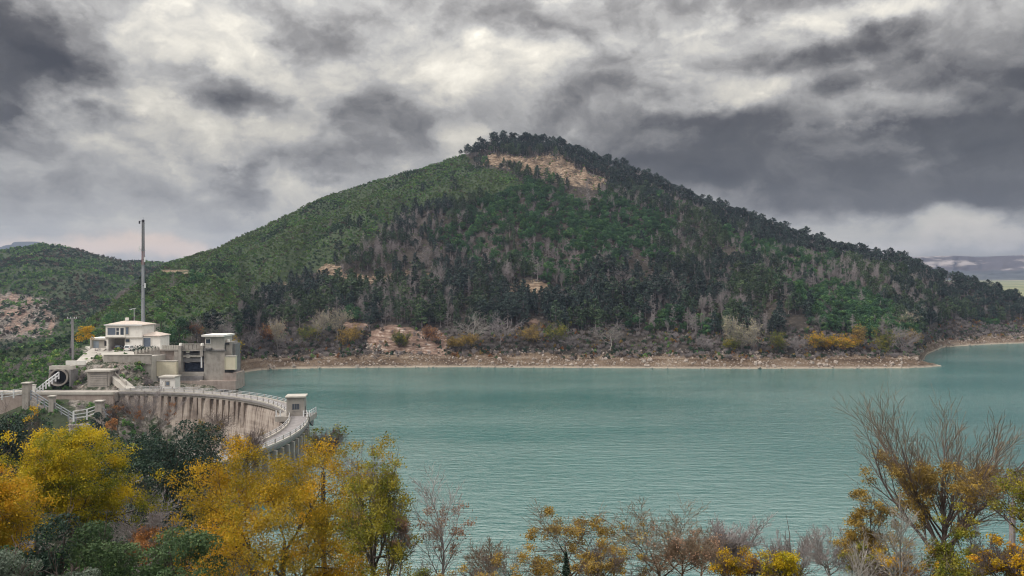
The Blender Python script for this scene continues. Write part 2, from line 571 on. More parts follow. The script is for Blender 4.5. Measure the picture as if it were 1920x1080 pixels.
# far mountains
m_, t, b = mat('far_rock')
g = t.node('ShaderNodeTexCoord').outputs['Object']
n = t.noise(t.vm('MULTIPLY', g, (0.004, 0.004, 0.03)), 1.0, 7, 0.65)
af = t.node('ShaderNodeAttribute', attribute_name='rock').outputs['Fac']
lo = t.ramp(n, [(0.35, (0.025, 0.032, 0.035)), (0.7, (0.06, 0.07, 0.065))])
hi = t.ramp(n, [(0.35, (0.06, 0.05, 0.055)), (0.52, (0.07, 0.06, 0.065)), (0.6, (0.34, 0.30, 0.29))])
t.l.new(t.mix(af, lo, hi), b.inputs['Base Color'])
b.inputs['Roughness'].default_value = 1.0
M['far'] = m_
m_, t, b = mat('field')
g = t.node('ShaderNodeTexCoord').outputs['Object']
n = t.noise(t.vm('MULTIPLY', g, (0.004, 0.0015, 0.01)), 1.0, 5, 0.6)
t.l.new(t.ramp(n, [(0.35, (0.10, 0.13, 0.06)), (0.55, (0.26, 0.25, 0.13)), (0.7, (0.34, 0.29, 0.17))]), b.inputs['Base Color'])
b.inputs['Roughness'].default_value = 1.0
M['field'] = m_

# water
m_, t, b = mat('lake_water')
g = t.node('ShaderNodeTexCoord').outputs['Object']
b.inputs['Base Color'].default_value = (0.085, 0.36, 0.31, 1)
big = t.noise(g, 0.008, 4)
t.l.new(t.ramp(big, [(0.35, (0.012, 0.112, 0.110)), (0.65, (0.022, 0.136, 0.132))]), b.inputs['Base Color'])
b.inputs['Roughness'].default_value = 0.12
b.inputs['IOR'].default_value = 3.3


def rot_map(ang, sx, sy):
    mp = t.node('ShaderNodeMapping')
    mp.inputs['Rotation'].default_value = (0, 0, ang)
    mp.inputs['Scale'].default_value = (sx, sy, 1)
    t.l.new(g, mp.inputs['Vector'])
    return mp.outputs[0]


w1 = t.noise(rot_map(R(14), 0.16, 0.55), 1.0, 3, 0.5, dist=0.3)
w2 = t.noise(rot_map(R(-8), 0.45, 1.7), 1.0, 4, 0.6)
w3 = t.noise(rot_map(R(22), 1.4, 3.0), 1.0, 2, 0.5)
calm = t.ss(t.noise(t.vm('MULTIPLY', g, (0.006, 0.02, 0.01)), 1.0, 4), 0.35, 0.65)
h = t.m('ADD', t.m('MULTIPLY', w1, 1.0), t.m('ADD', t.m('MULTIPLY', w2, 0.62), t.m('MULTIPLY', w3, 0.24)))
h = t.m('MULTIPLY', h, t.m('MULTIPLY_ADD', calm, 0.5, 0.62))
bp = t.node('ShaderNodeBump')
bp.inputs['Strength'].default_value = 1.0
bp.inputs['Distance'].default_value = 0.24
t.l.new(h, bp.inputs['Height'])
t.l.new(bp.outputs[0], b.inputs['Normal'])
M['water'] = m_

# vegetation
M['bark'] = barkmat('bark_dark', (0.035, 0.028, 0.022), (0.09, 0.07, 0.055))
M['bark_pale'] = barkmat('bark_pale', (0.208, 0.182, 0.163), (0.442, 0.403, 0.377))
M['twig_mauve'] = barkmat('twig_mauve', (0.190, 0.163, 0.163), (0.380, 0.337, 0.337))
M['twig_dark'] = barkmat('twig_dark', (0.070, 0.053, 0.050), (0.168, 0.126, 0.119))
M['twig_brown'] = barkmat('twig_brown', (0.11, 0.075, 0.050), (0.24, 0.17, 0.11))
M['twig_white'] = barkmat('twig_white', (0.210, 0.196, 0.175), (0.364, 0.336, 0.308))
M['pine'] = leafmat('pine_needles', [(0.0, (0.022, 0.037, 0.028)), (0.5, (0.043, 0.076, 0.047)), (1.0, (0.090, 0.129, 0.062))], 0.15, 0.5)
M['pine_light'] = leafmat('pine_needles_light', [(0.0, (0.028, 0.050, 0.028)), (0.5, (0.055, 0.095, 0.045)), (1.0, (0.105, 0.145, 0.065))], 0.2, 0.5)
M['pine_dark'] = leafmat('pine_needles_dark', [(0.0, (0.014, 0.026, 0.024)), (0.5, (0.028, 0.050, 0.042)), (1.0, (0.055, 0.080, 0.060))], 0.12, 0.4)
M['broad'] = leafmat('broadleaf_green', [(0.0, (0.024, 0.064, 0.031)), (0.5, (0.045, 0.122, 0.052)), (1.0, (0.113, 0.208, 0.058))], 0.2, 0.4)
M['macchia'] = leafmat('macchia_green', [(0.0, (0.055, 0.113, 0.039)), (0.45, (0.104, 0.228, 0.064)), (0.8, (0.211, 0.342, 0.079)), (1.0, (0.372, 0.355, 0.120))], 0.2, 0.5)
M['macchia_light'] = leafmat('macchia_light_green', [(0.0, (0.054, 0.095, 0.032)), (0.5, (0.109, 0.183, 0.050)), (1.0, (0.230, 0.252, 0.085))], 0.2, 0.5)
M['macchia_dark'] = leafmat('macchia_dark_green', [(0.0, (0.020, 0.047, 0.024)), (0.6, (0.040, 0.086, 0.042)), (1.0, (0.083, 0.111, 0.055))], 0.15, 0.5)
M['macchia_dry'] = leafmat('macchia_dry', [(0.0, (0.06, 0.045, 0.035)), (0.5, (0.12, 0.09, 0.07)), (1.0, (0.20, 0.16, 0.12))], 0.15, 0.5)
M['oak'] = leafmat('holm_oak_leaf', [(0.0, (0.015, 0.033, 0.024)), (0.6, (0.030, 0.063, 0.042)), (1.0, (0.068, 0.105, 0.060))], 0.12, 0.1)
M['bush'] = leafmat('bush_leaf', [(0.0, (0.035, 0.065, 0.033)), (0.5, (0.078, 0.138, 0.056)), (1.0, (0.155, 0.220, 0.090))], 0.2, 0.15)
M['olive'] = leafmat('grey_green_leaf', [(0.0, (0.07, 0.10, 0.075)), (0.5, (0.15, 0.19, 0.145)), (1.0, (0.27, 0.31, 0.25))], 0.25, 0.1)
M['gold'] = leafmat('golden_leaf', [(0.0, (0.184, 0.161, 0.014)), (0.35, (0.414, 0.287, 0.016)), (0.7, (0.598, 0.356, 0.016)), (1.0, (0.690, 0.310, 0.034))], 0.35, 0.06)
M['lemon'] = leafmat('lemon_leaf', [(0.0, (0.121, 0.154, 0.015)), (0.35, (0.352, 0.308, 0.017)), (0.75, (0.660, 0.473, 0.015)), (1.0, (0.748, 0.440, 0.033))], 0.35, 0.06)
M['rust'] = leafmat('rust_leaf', [(0.0, (0.13, 0.055, 0.02)), (0.5, (0.30, 0.13, 0.04)), (1.0, (0.50, 0.25, 0.09))], 0.3, 0.1)
M['ochre'] = leafmat('ochre_leaf', [(0.0, (0.168, 0.120, 0.036)), (0.5, (0.336, 0.228, 0.054)), (1.0, (0.528, 0.348, 0.072))], 0.3, 0.1)
M['pinkish'] = leafmat('dry_pink_leaf', [(0.0, (0.24, 0.14, 0.09)), (1.0, (0.50, 0.31, 0.21))], 0.3, 0.1)
M['lime'] = leafmat('yellow_green_leaf', [(0.0, (0.055, 0.085, 0.014)), (0.5, (0.15, 0.17, 0.02)), (1.0, (0.40, 0.33, 0.04))], 0.35, 0.06)
M['pale_leaf'] = leafmat('pale_dry_leaf', [(0.0, (0.274, 0.225, 0.145)), (0.5, (0.451, 0.386, 0.258)), (1.0, (0.580, 0.531, 0.338))], 0.25, 0.15)

# ------------------------------------------------------------------ terrain
DC = np.array((-120.0, 170.0))   # centre of the dam's arc
RIN, ROUT, ZC = 67.4, 72.4, 8.0  # crest radii and level
# ground columns: photograph column -> (distance, height) knots, all with 8 knots
ridge = np.array([  # column, row of the bare ground on the skyline, distance
    (-500, 700, 300), (-200, 690, 300), (0, 662, 300), (50, 652, 310), (100, 641, 330), (140, 626, 350), (180, 592, 400), (230, 552, 470), (280, 517, 540),
    (320, 493, 600), (345, 486, 612), (400, 466, 625), (460, 438, 640), (490, 427, 645), (540, 407, 655), (600, 377, 670), (700, 341, 700),
    (800, 309, 725), (860, 293, 738), (900, 281, 745), (960, 264, 750), (1000, 264, 750), (1050, 276, 748), (1100, 294, 745), (1200, 335, 735),
    (1300, 376, 722), (1400, 415, 705), (1500, 448, 690), (1600, 477, 675), (1700, 503, 665), (1750, 521, 660), (1800, 540, 655), (1850, 556, 650),
    (1920, 573, 640), (2050, 590, 640), (2300, 600, 640), (2800, 610, 640)])
shore_row = np.array([(452, 700), (480, 694.5), (520, 692), (600, 690.5), (860, 688.5), (1000, 689.5), (1400, 691.5), (1700, 690.5), (1722, 689), (1738, 664), (1770, 651), (1850, 646), (1920, 643.5), (2300, 640), (2800, 640)])
pcs = sorted(set([float(p) for p in ridge[:, 0]] + [25, 75, 120, 160, 200, 250, 262, 286, 300, 310, 330, 360, 425, 440, 444, 452, 456, 470, 500, 560, 650, 1650, 1722, 1730, 1738, 1745, 1770]))
Kd, Kz = [], []
for p in pcs:
    ry = np.interp(p, ridge[:, 0], ridge[:, 1])
    rd = np.interp(p, ridge[:, 0], ridge[:, 2])
    rz = CZ - (ry - 540) / F * rd
    if p < 450:
        xs = [-500, 0, 60, 110, 150, 200, 300, 330, 400, 440, 444]
        k1 = np.interp(p, xs, [-6, 3.0, 6.8, 7.2, 7.3, 7.4, 6.5, 5.0, 1.0, -1.0, -2.0])      # 243 m
        k2 = np.interp(p, [-500, 0, 60, 110, 150, 200, 262, 286, 330, 400, 440, 444], [-3, 4.5, 8.0, 11.0, 14.6, 17.0, 17.0, 9.0, 8.0, 7.0, 2.0, 0.2])      # 253 m
        k3 = np.interp(p, xs, [2, 10, 12.5, 14.5, 16.5, 17.4, 17.4, 17.0, 15.0, 4.0, 1.5])      # 292 m
        k4 = k3 + np.interp(p, [-500, 100, 200, 300, 444], [0.5, 0.5, 1.5, 3.0, 5.0])
        d = [196, 226, 243, 253, 288, min(310, rd * 0.985), rd, rd + 250]
        z = [-16, np.interp(p, [-500, 0, 60, 110, 150, 200, 240, 300, 444], [-9, -1, 3.5, 4.5, 4.0, 1.0, -5, -12, -14]), k1, k2, k3, min(k4, rz - 0.3), rz, rz - 90]
    else:
        S = CZ * F / (np.interp(p, shore_row[:, 0], shore_row[:, 1]) - 540)
        t0 = S + 18
        z0 = 5.6
        def lin(t, bow):
            return t0 + (rd - t0) * t, z0 + (rz - z0) * (t + bow * math.sin(math.pi * t))
        bow = 0.05
        d1, z1 = lin(0.35, bow)
        d2, z2 = lin(0.7, bow)
        d = [S - 45, S, S + 10, S + 18, d1, d2, rd, rd + 250]
        z = [-12, 0, 3.6, z0, z1, z2, rz, rz - 90]
    Kd.append(d)
    Kz.append(z)
pcs = np.array(pcs)
Kd, Kz = np.array(Kd), np.array(Kz)
scar = [(885, 296), (930, 289), (985, 297), (1030, 291), (1060, 298), (1085, 318), (1140, 336), (1146, 350), (1120, 357), (1096, 352), (1060, 345), (1015, 333), (960, 318), (905, 308)]
cuts = [[(590, 503), (615, 494), (640, 500), (640, 512), (690, 518), (735, 515), (745, 527), (690, 530), (640, 524), (600, 518)],
        [(755, 507), (770, 507), (772, 522), (758, 522)], [(796, 512), (808, 512), (810, 526), (798, 526)],
        [(945, 545), (985, 522), (1030, 536), (1050, 550), (1010, 552), (980, 545), (950, 556)], [(512, 533), (540, 528), (545, 538), (515, 540)],
        [(300, 506), (355, 506), (352, 514), (305, 512)]]
reds = [[(690, 626), (720, 610), (760, 612), (790, 622), (815, 610), (838, 632), (836, 668), (800, 664), (745, 660), (690, 656)],
        [(620, 604), (690, 604), (690, 622), (640, 622)], [(985, 596), (1010, 596), (1012, 610), (986, 610)]]
lcut = [(-60, 560), (20, 545), (90, 560), (112, 600), (95, 632), (30, 640), (-60, 640)]


def terr(px, d):
    px = np.asarray(px, dtype=float)
    d = np.asarray(d, dtype=float)
    kd = [np.interp(px, pcs, Kd[:, k]) for k in range(8)]
    kz = [np.interp(px, pcs, Kz[:, k]) for k in range(8)]
    z = kz[0] + 0 * d
    for k in range(7):
        tt = np.clip((d - kd[k]) / np.maximum(kd[k + 1] - kd[k], 1e-3), 0, 1)
        z = np.where(d >= kd[k], kz[k] + (kz[k + 1] - kz[k]) * tt, z)
    x = (px - 960) / F * d
    wild = np.clip((d - kd[3] - np.where(px < 450, 45, 0)) / 60, 0, 1)
    fade = 1 - 0.75 * np.clip((d - kd[5]) / np.maximum(kd[6] - kd[5], 1), 0, 1)
    n = ((fbm(x / 70, d / 70, 4, 3) - 0.5) * 15 + (np.abs(fbm(x / 55 + 3, d / 190, 3, 6) - 0.5) - 0.08) * 38) * wild * fade + (fbm(x / 22, d / 22, 3, 5) - 0.5) * 4.5 * wild
    near = np.clip((d - kd[1] + 3) / 14, 0, 1) * (px > 449)
    n = n + (fbm(x / 6, d / 4, 4, 9) - 0.5) * 1.7 * near + (fbm(x / 30, d / 8, 3, 12) - 0.5) * 4.5 * np.clip((d - kd[1] - 3) / 10, 0, 1) * np.clip((kd[3] + 30 - d) / 20, 0, 1) * (px > 449)
    py = 540 - (z - CZ) / d * F
    sm = inpoly(px, py, scar)
    n = n + np.where(sm, (np.abs(fbm(x / 9, d / 12, 4, 21) - 0.5) - 0.12) * 30, 0)
    rm = inpoly(px, py, reds[0])
    n = n + np.where(rm, (fbm(x / 6, d / 5, 3, 31) - 0.5) * 4, 0)
    return np.maximum(z + n, -22)


def attr(me, name, val):
    a = me.attributes.new(name, 'FLOAT', 'POINT')
    a.data.foreach_set('value', np.asarray(val, dtype=np.float32).ravel())


def grid_faces(nr, nc):
    i = np.arange(nr - 1)[:, None] * nc + np.arange(nc - 1)[None, :]
    return np.stack([i, i + 1, i + nc + 1, i + nc], -1).reshape(-1, 4)


pxs = np.concatenate([np.arange(-500, -40, 12), np.arange(-40, 1960, 3.4), np.arange(1960, 2800, 14)])
s_ = np.linspace(0, 1, 290)
rows = 190 + 900 * (0.55 * s_ + 0.45 * s_ ** 2.2)
PX, DD = np.meshgrid(pxs, rows)
ZZ = terr(PX, DD)
PY = 540 - (ZZ - CZ) / DD * F
me = mesh_np('hill', np.stack([(PX - 960) / F * DD, DD, ZZ], -1).reshape(-1, 3), grid_faces(*PX.shape), None, [M['ground']], smooth=True)


def soften(mask):
    m_ = mask.astype(float)
    for _ in range(2):
        m_ = (m_ + np.roll(m_, 1, 0) + np.roll(m_, -1, 0) + np.roll(m_, 1, 1) + np.roll(m_, -1, 1)) / 5
    return m_


S0 = np.interp(PX, pcs, Kd[:, 3])
attr(me, 'rock', soften(inpoly(PX, PY, scar) | np.any([inpoly(PX, PY, c_) for c_ in cuts], axis=0)))
attr(me, 'shore', np.where(PX > 446, np.clip((S0 + 1 - DD) / 6 + 0.3, 0, 1), 0.0))
attr(me, 'red', soften(np.any([inpoly(PX, PY, c_) for c_ in reds], axis=0)))
attr(me, 'rubble', np.where((PX > 128) & (PX < 446) & (DD < 300) & (DD > 205), 0.25 + 0.5 * fbm(PX / 18, DD / 5, 3, 14), 0.0))
macchia = [(-60, 640), (180, 594), (320, 484), (500, 416), (700, 330), (868, 284), (885, 310), (960, 324), (985, 352), (900, 372), (790, 392), (735, 420), (690, 455), (640, 490), (560, 530), (470, 572), (420, 610), (300, 650), (100, 668), (-60, 740)]
attr(me, 'green', np.where((PX < 446) & (DD < 300), 0.7, soften(inpoly(PX, PY, macchia)) * 0.9))
link('hill', me, kind='structure')

# left hill, behind the valley
lr = np.array([(-700, 430), (-300, 445), (-60, 466), (0, 471), (40, 463), (80, 457), (150, 469), (230, 487), (300, 493), (350, 498), (420, 515), (600, 560)])


def lterr(px, d):
    rd = 900 + 60 * np.sin(px / 150.0)
    rz = CZ + (540 - np.interp(px, lr[:, 0], lr[:, 1])) / F * rd
    tt = (d - 480) / (rd - 480)
    z = np.where(tt < 1, -15 + (rz + 15) * np.clip(tt, 0, 1) ** 0.9, rz - (d - rd) * 0.4)
    x = (px - 960) / F * d
    fade = 1 - 0.9 * np.clip((tt - 0.6) / 0.4, 0, 1)
    z = z + (fbm(x / 90, d / 110, 4, 41) - 0.5) * 34 * fade * np.clip(tt * 4, 0, 1) + (fbm(x / 25, d / 25, 3, 43) - 0.5) * 5
    return np.maximum(z, -22)


PX, DD = np.meshgrid(np.arange(-700, 620, 4.0), np.linspace(470, 1150, 220))
ZZ = lterr(PX, DD)
PY = 540 - (ZZ - CZ) / DD * F
me = mesh_np('hill', np.stack([(PX - 960) / F * DD, DD, ZZ], -1).reshape(-1, 3), grid_faces(*PX.shape), None, [M['ground']], smooth=True)
attr(me, 'rock', 0 * PX)
attr(me, 'shore', 0 * PX)
attr(me, 'red', soften(inpoly(PX, PY, lcut)) * 0.9 * fbm(PX / 14, PY / 14, 3, 44))
attr(me, 'rubble', soften(inpoly(PX, PY, lcut)) * 0.5)
attr(me, 'green', soften(~inpoly(PX, PY, lcut)) * 0.8)
link('hill', me, kind='structure')

# far mountain on the left, plateau and plain on the right
def far_sheet(name, d0, prof, base_row, mat_, cliff=None):
    px = np.arange(prof[0][0], prof[-1][0] + 1, 6.0)
    top = np.interp(px, [q[0] for q in prof], [q[1] for q in prof]) + (fbm(px / 30, px * 0, 4, 51) - 0.5) * 3
    ts = np.linspace(0, 1, 40)
    P, T = np.meshgrid(px, ts)
    zt = CZ + (540 - np.tile(top, (40, 1))) / F * d0
    zb = CZ + (540 - base_row) / F * d0
    prof_t = np.where(T < 0.55, T / 0.55 * 0.42, np.where(T < 0.68, 0.42 + (T - 0.55) / 0.13 * 0.53, 0.95 + (T - 0.68) / 0.32 * 0.05)) if cliff else T ** 0.9
    d = d0 + (T - 0.65) * d0 * 0.16
    x = (P - 960) / F * d
    d = d + (fbm(P / 40, T * 3, 4, 53) - 0.5) * d0 * 0.05
    z = zb + (zt - zb) * prof_t + (fbm(P / 14, T * 8, 3, 57) - 0.5) * (zt - zb) * 0.07 * (T < 0.6)
    me = mesh_np(name, np.stack([x, d, z], -1).reshape(-1, 3), grid_faces(*P.shape), None, [mat_], smooth=True)
    attr(me, 'rock', np.where((T > 0.5) & (T < 0.74), 1.0, 0.1) if cliff else 0 * T)
    link(name, me, kind='structure')


far_sheet('plateau', 3500, [(1300, 479), (1700, 479), (1770, 476.5), (1850, 478), (1920, 475), (2100, 472), (2700, 470)], 528, M['far'], True)
far_sheet('mountain', 3300, [(-900, 440), (-200, 462), (0, 457), (35, 449), (65, 447), (85, 457), (110, 470), (160, 495), (300, 520)], 545, M['far'])
PX, DD = np.meshgrid(np.linspace(1300, 2900, 30), np.linspace(950, 3500, 40))
ZZ = np.interp(DD, [950, 1400, 3500], [20, 36, 78]) + (fbm(PX / 60, DD / 300, 3, 61) - 0.5) * 6
link('plain', mesh_np('plain', np.stack([(PX - 960) / F * DD, DD, ZZ], -1).reshape(-1, 3), grid_faces(*PX.shape), None, [M['field']], smooth=True), kind='structure')


# near bank, under and in front of the camera
def near(x, y):
    x = np.asarray(x, dtype=float)
    y = np.asarray(y, dtype=float)
    s = np.interp(x, [-90, -50, -15, 10], [0.24, 0.27, 0.46, 0.56])
    z = 38.2 - s * np.maximum(y - 1.5, 0) - 0.6 * np.clip((y - 1.5) / 6, 0, 1)
    drop = np.clip((y - np.interp(x, [-90, -60], [108, 134])) / 40, 0, 1)
    z = z - drop * drop * (3 - 2 * drop) * 34
    z = np.maximum(z, -22)
    return z + (fbm(x / 7, y / 7, 4, 71) - 0.5) * 2.2 * np.clip(y / 12, 0, 1)


XX, YY = np.meshgrid(np.arange(-330, 200, 2.2), np.arange(-40, 225, 2.0))
me = mesh_np('hillside', np.stack([XX, YY, near(XX, YY)], -1).reshape(-1, 3), grid_faces(*XX.shape), None, [M['ground']], smooth=True)
for nm in ('rock', 'shore', 'red'):
    attr(me, nm, 0 * XX)
attr(me, 'green', 0 * XX + 0.5)
link('hillside', me, kind='structure')

# the lake: bounded by the dam's arc and, under ground, by its banks
arc = [(DC[0] + 71.5 * math.cos(a), DC[1] + 71.5 * math.sin(a)) for a in np.linspace(R(-48), R(92), 30)]
out = [(-30, 55), (900, 55), (900, 900), (-110, 900), (-170, 420), (-150, 300)]
pts = arc + out[::-1]
me = bpy.data.meshes.new('lake')
me.from_pydata([(x, y, 0) for x, y in pts], [], [tuple(range(len(pts)))])
me.materials.append(M['water'])
me.update()
lake = link('lake', me, kind='structure')
me.name = 'water'
lake.name = 'water'

# low spit of bare rock at the end of the shore
PX, DD = np.meshgrid(np.arange(1690, 1782, 2.0), np.arange(376, 416, 1.0))
q = np.clip((1778 - PX) / 55, 0, 1) ** 0.7 * np.clip(1 - np.abs((DD - 396 - (1778 - PX) * 0.07) / (5 + (1778 - PX) * 0.17)) ** 2, -1, 1)
ZZ = -1.3 + q * 3.6 + (fbm(PX / 6, DD / 3, 4, 77) - 0.5) * 1.6
me = mesh_np('shore_spit', np.stack([(PX - 960) / F * DD, DD, ZZ], -1).reshape(-1, 3), grid_faces(*PX.shape), None, [M['ground']], smooth=True)
for nm in ('rock', 'red', 'green'):
    attr(me, nm, 0 * PX)
attr(me, 'shore', 0 * PX + 1)
link('shore_spit', me, kind='structure')

# air
mh, t, b = mat('haze')
t.n.remove(b)
pv = t.node('ShaderNodeVolumePrincipled')
pv.inputs['Color'].default_value = (0.52, 0.64, 0.94, 1)
pv.inputs['Density'].default_value = 1.1e-4
pv.inputs['Anisotropy'].default_value = 0.2
t.l.new(pv.outputs[0], t.n['Material Output'].inputs['Volume'])
mh.cycles.homogeneous_volume = True
MB().box(-4500, 5500, -80, 4300, -23.5, 262).build('haze', mh, kind='stuff')
#PART2
# ------------------------------------------------------------------ trees
def norm(a):
    return a / np.maximum(np.linalg.norm(a, axis=-1, keepdims=True), 1e-9)


def tubes(segs, sides):
    """segs: array (n, 8) of start, end, start radius, end radius"""
    segs = np.asarray(segs, dtype=float)
    p0, p1, r0, r1 = segs[:, :3], segs[:, 3:6], segs[:, 6], segs[:, 7]
    d = norm(p1 - p0)
    ref = np.where(np.abs(d[:, 2:3]) > 0.9, [[1.0, 0, 0]], [[0, 0, 1.0]])
    x = norm(np.cross(d, ref))
    y = np.cross(d, x)
    a = np.arange(sides) * 2 * math.pi / sides
    ring = x[:, None, :] * np.cos(a)[None, :, None] + y[:, None, :] * np.sin(a)[None, :, None]
    v = np.stack([p0[:, None, :] + ring * r0[:, None, None], p1[:, None, :] + ring * r1[:, None, None]], 1)
    n = len(segs)
    base = (np.arange(n) * 2 * sides)[:, None]
    i = np.arange(sides)
    f = np.stack([base + i, base + (i + 1) % sides, base + sides + (i + 1) % sides, base + sides + i], -1)
    return v.reshape(-1, 3), f.reshape(-1, 4)


def leaves(pos, size, out=None, lean=0.5, seed=0, aspect=0.55):
    """one rhombus per leaf, turned at random but leaning towards 'out'"""
    g = np.random.default_rng(seed)
    n = len(pos)
    nrm = norm(g.normal(size=(n, 3)))
    if out is not None:
        nrm = norm(nrm + out * lean)
    t_ = norm(np.cross(nrm, g.normal(size=(n, 3))))
    w = np.cross(nrm, t_)
    L = (np.asarray(size) * g.uniform(0.6, 1.4, n))[:, None]
    v = np.stack([pos - t_ * L * 0.5, pos + w * L * aspect * 0.5, pos + t_ * L * 0.5, pos - w * L * aspect * 0.5], 1)
    return v.reshape(-1, 3), (np.arange(n) * 4)[:, None] + np.arange(4)


def grow(seed, trunk, levels, wob=0.12, up=0.06):
    """trunk: (length, radius, lean); levels: list of dict(n, t0, ang, ratio, up). Returns segments per level and tip lists."""
    g = np.random.default_rng(seed)
    segs = []
    tips = []
    cur = [(np.zeros(3), norm(np.array([trunk[2], trunk[2] * 0.4, 1.0])), trunk[0], trunk[1])]
    for li in range(len(levels) + 1):
        nxt = []
        lv = levels[li] if li < len(levels) else None
        upk = levels[li - 1].get('up', up) if li > 0 else 0.02
        for p, d, L, r in cur:
            ns = max(3, min(7, int(L / 0.5))) if li < 3 else 2
            pts = [p]
            dirs = [d]
            rr = [r]
            for k in range(ns):
                d = norm(d + g.normal(size=3) * wob + np.array([0, 0, upk]))
                p = p + d * (L / ns)
                pts.append(p)
                dirs.append(d)
                rr.append(r * (1 - 0.75 * (k + 1) / ns))
            for k in range(ns):
                segs.append((li, *pts[k], *pts[k + 1], rr[k], rr[k + 1]))
            if lv is None:
                tips.append((pts[0], pts[-1], dirs[-1]))
                continue
            nch = max(1, int(round(lv['n'] * g.uniform(0.75, 1.25))))
            ph = g.uniform(0, 6.28)
            for c in range(nch):
                tt = lv['t0'] + (1 - lv['t0']) * ((c + g.uniform(0, 1)) / nch)
                if c == nch - 1:
                    tt = 1.0
                q = tt * ns
                k = min(int(q), ns - 1)
                fr = q - k
                bp_ = pts[k] * (1 - fr) + pts[k + 1] * fr
                bd = dirs[k + 1]
                ph += 2.4 + g.uniform(-0.5, 0.5)
                a = norm(np.cross(bd, np.array([0.3, 0.1, 1.0]) if abs(bd[2]) < 0.9 else np.array([1.0, 0, 0])))
                b_ = np.cross(bd, a)
                side = a * math.cos(ph) + b_ * math.sin(ph)
                ang = lv['ang'] * g.uniform(0.7, 1.3) * (0.45 if tt == 1.0 else 1.0)
                cd = norm(bd * math.cos(ang) + side * math.sin(ang))
                cl = L * lv['ratio'] * g.uniform(0.7, 1.25) * (1.12 - 0.5 * (tt - lv['t0']) if li == 0 else 1.0)
                cr = max(0.004, (rr[k] * (1 - fr) + rr[k + 1] * fr) * 0.62)
                nxt.append((bp_, cd, cl, cr))
        cur = nxt
    return np.array([s[1:] for s in segs]), np.array([s[0] for s in segs]), tips


def skeleton_mesh(name, segs, lev, mat_thick, mat_thin, split=3, min_r=0.0, fat=1.0):
    segs = segs.copy()
    segs[:, 6:8] = np.maximum(segs[:, 6:8] * fat, min_r)
    big = lev < split
    v1, f1 = tubes(segs[big], 5)
    v2, f2 = tubes(segs[~big], 3)
    return mesh_np(name, np.concatenate([v1, v2]), np.concatenate([f1, f2 + len(v1)]), None, [mat_thick, mat_thin],
                   mat_idx=np.concatenate([np.zeros(len(f1)), np.ones(len(f2))]), smooth=True)


CROWN = {'spread': 1.0, 'fan': 1.15, 'vase': 1.25, 'slim': 2.3, 'shrub': 0.9}


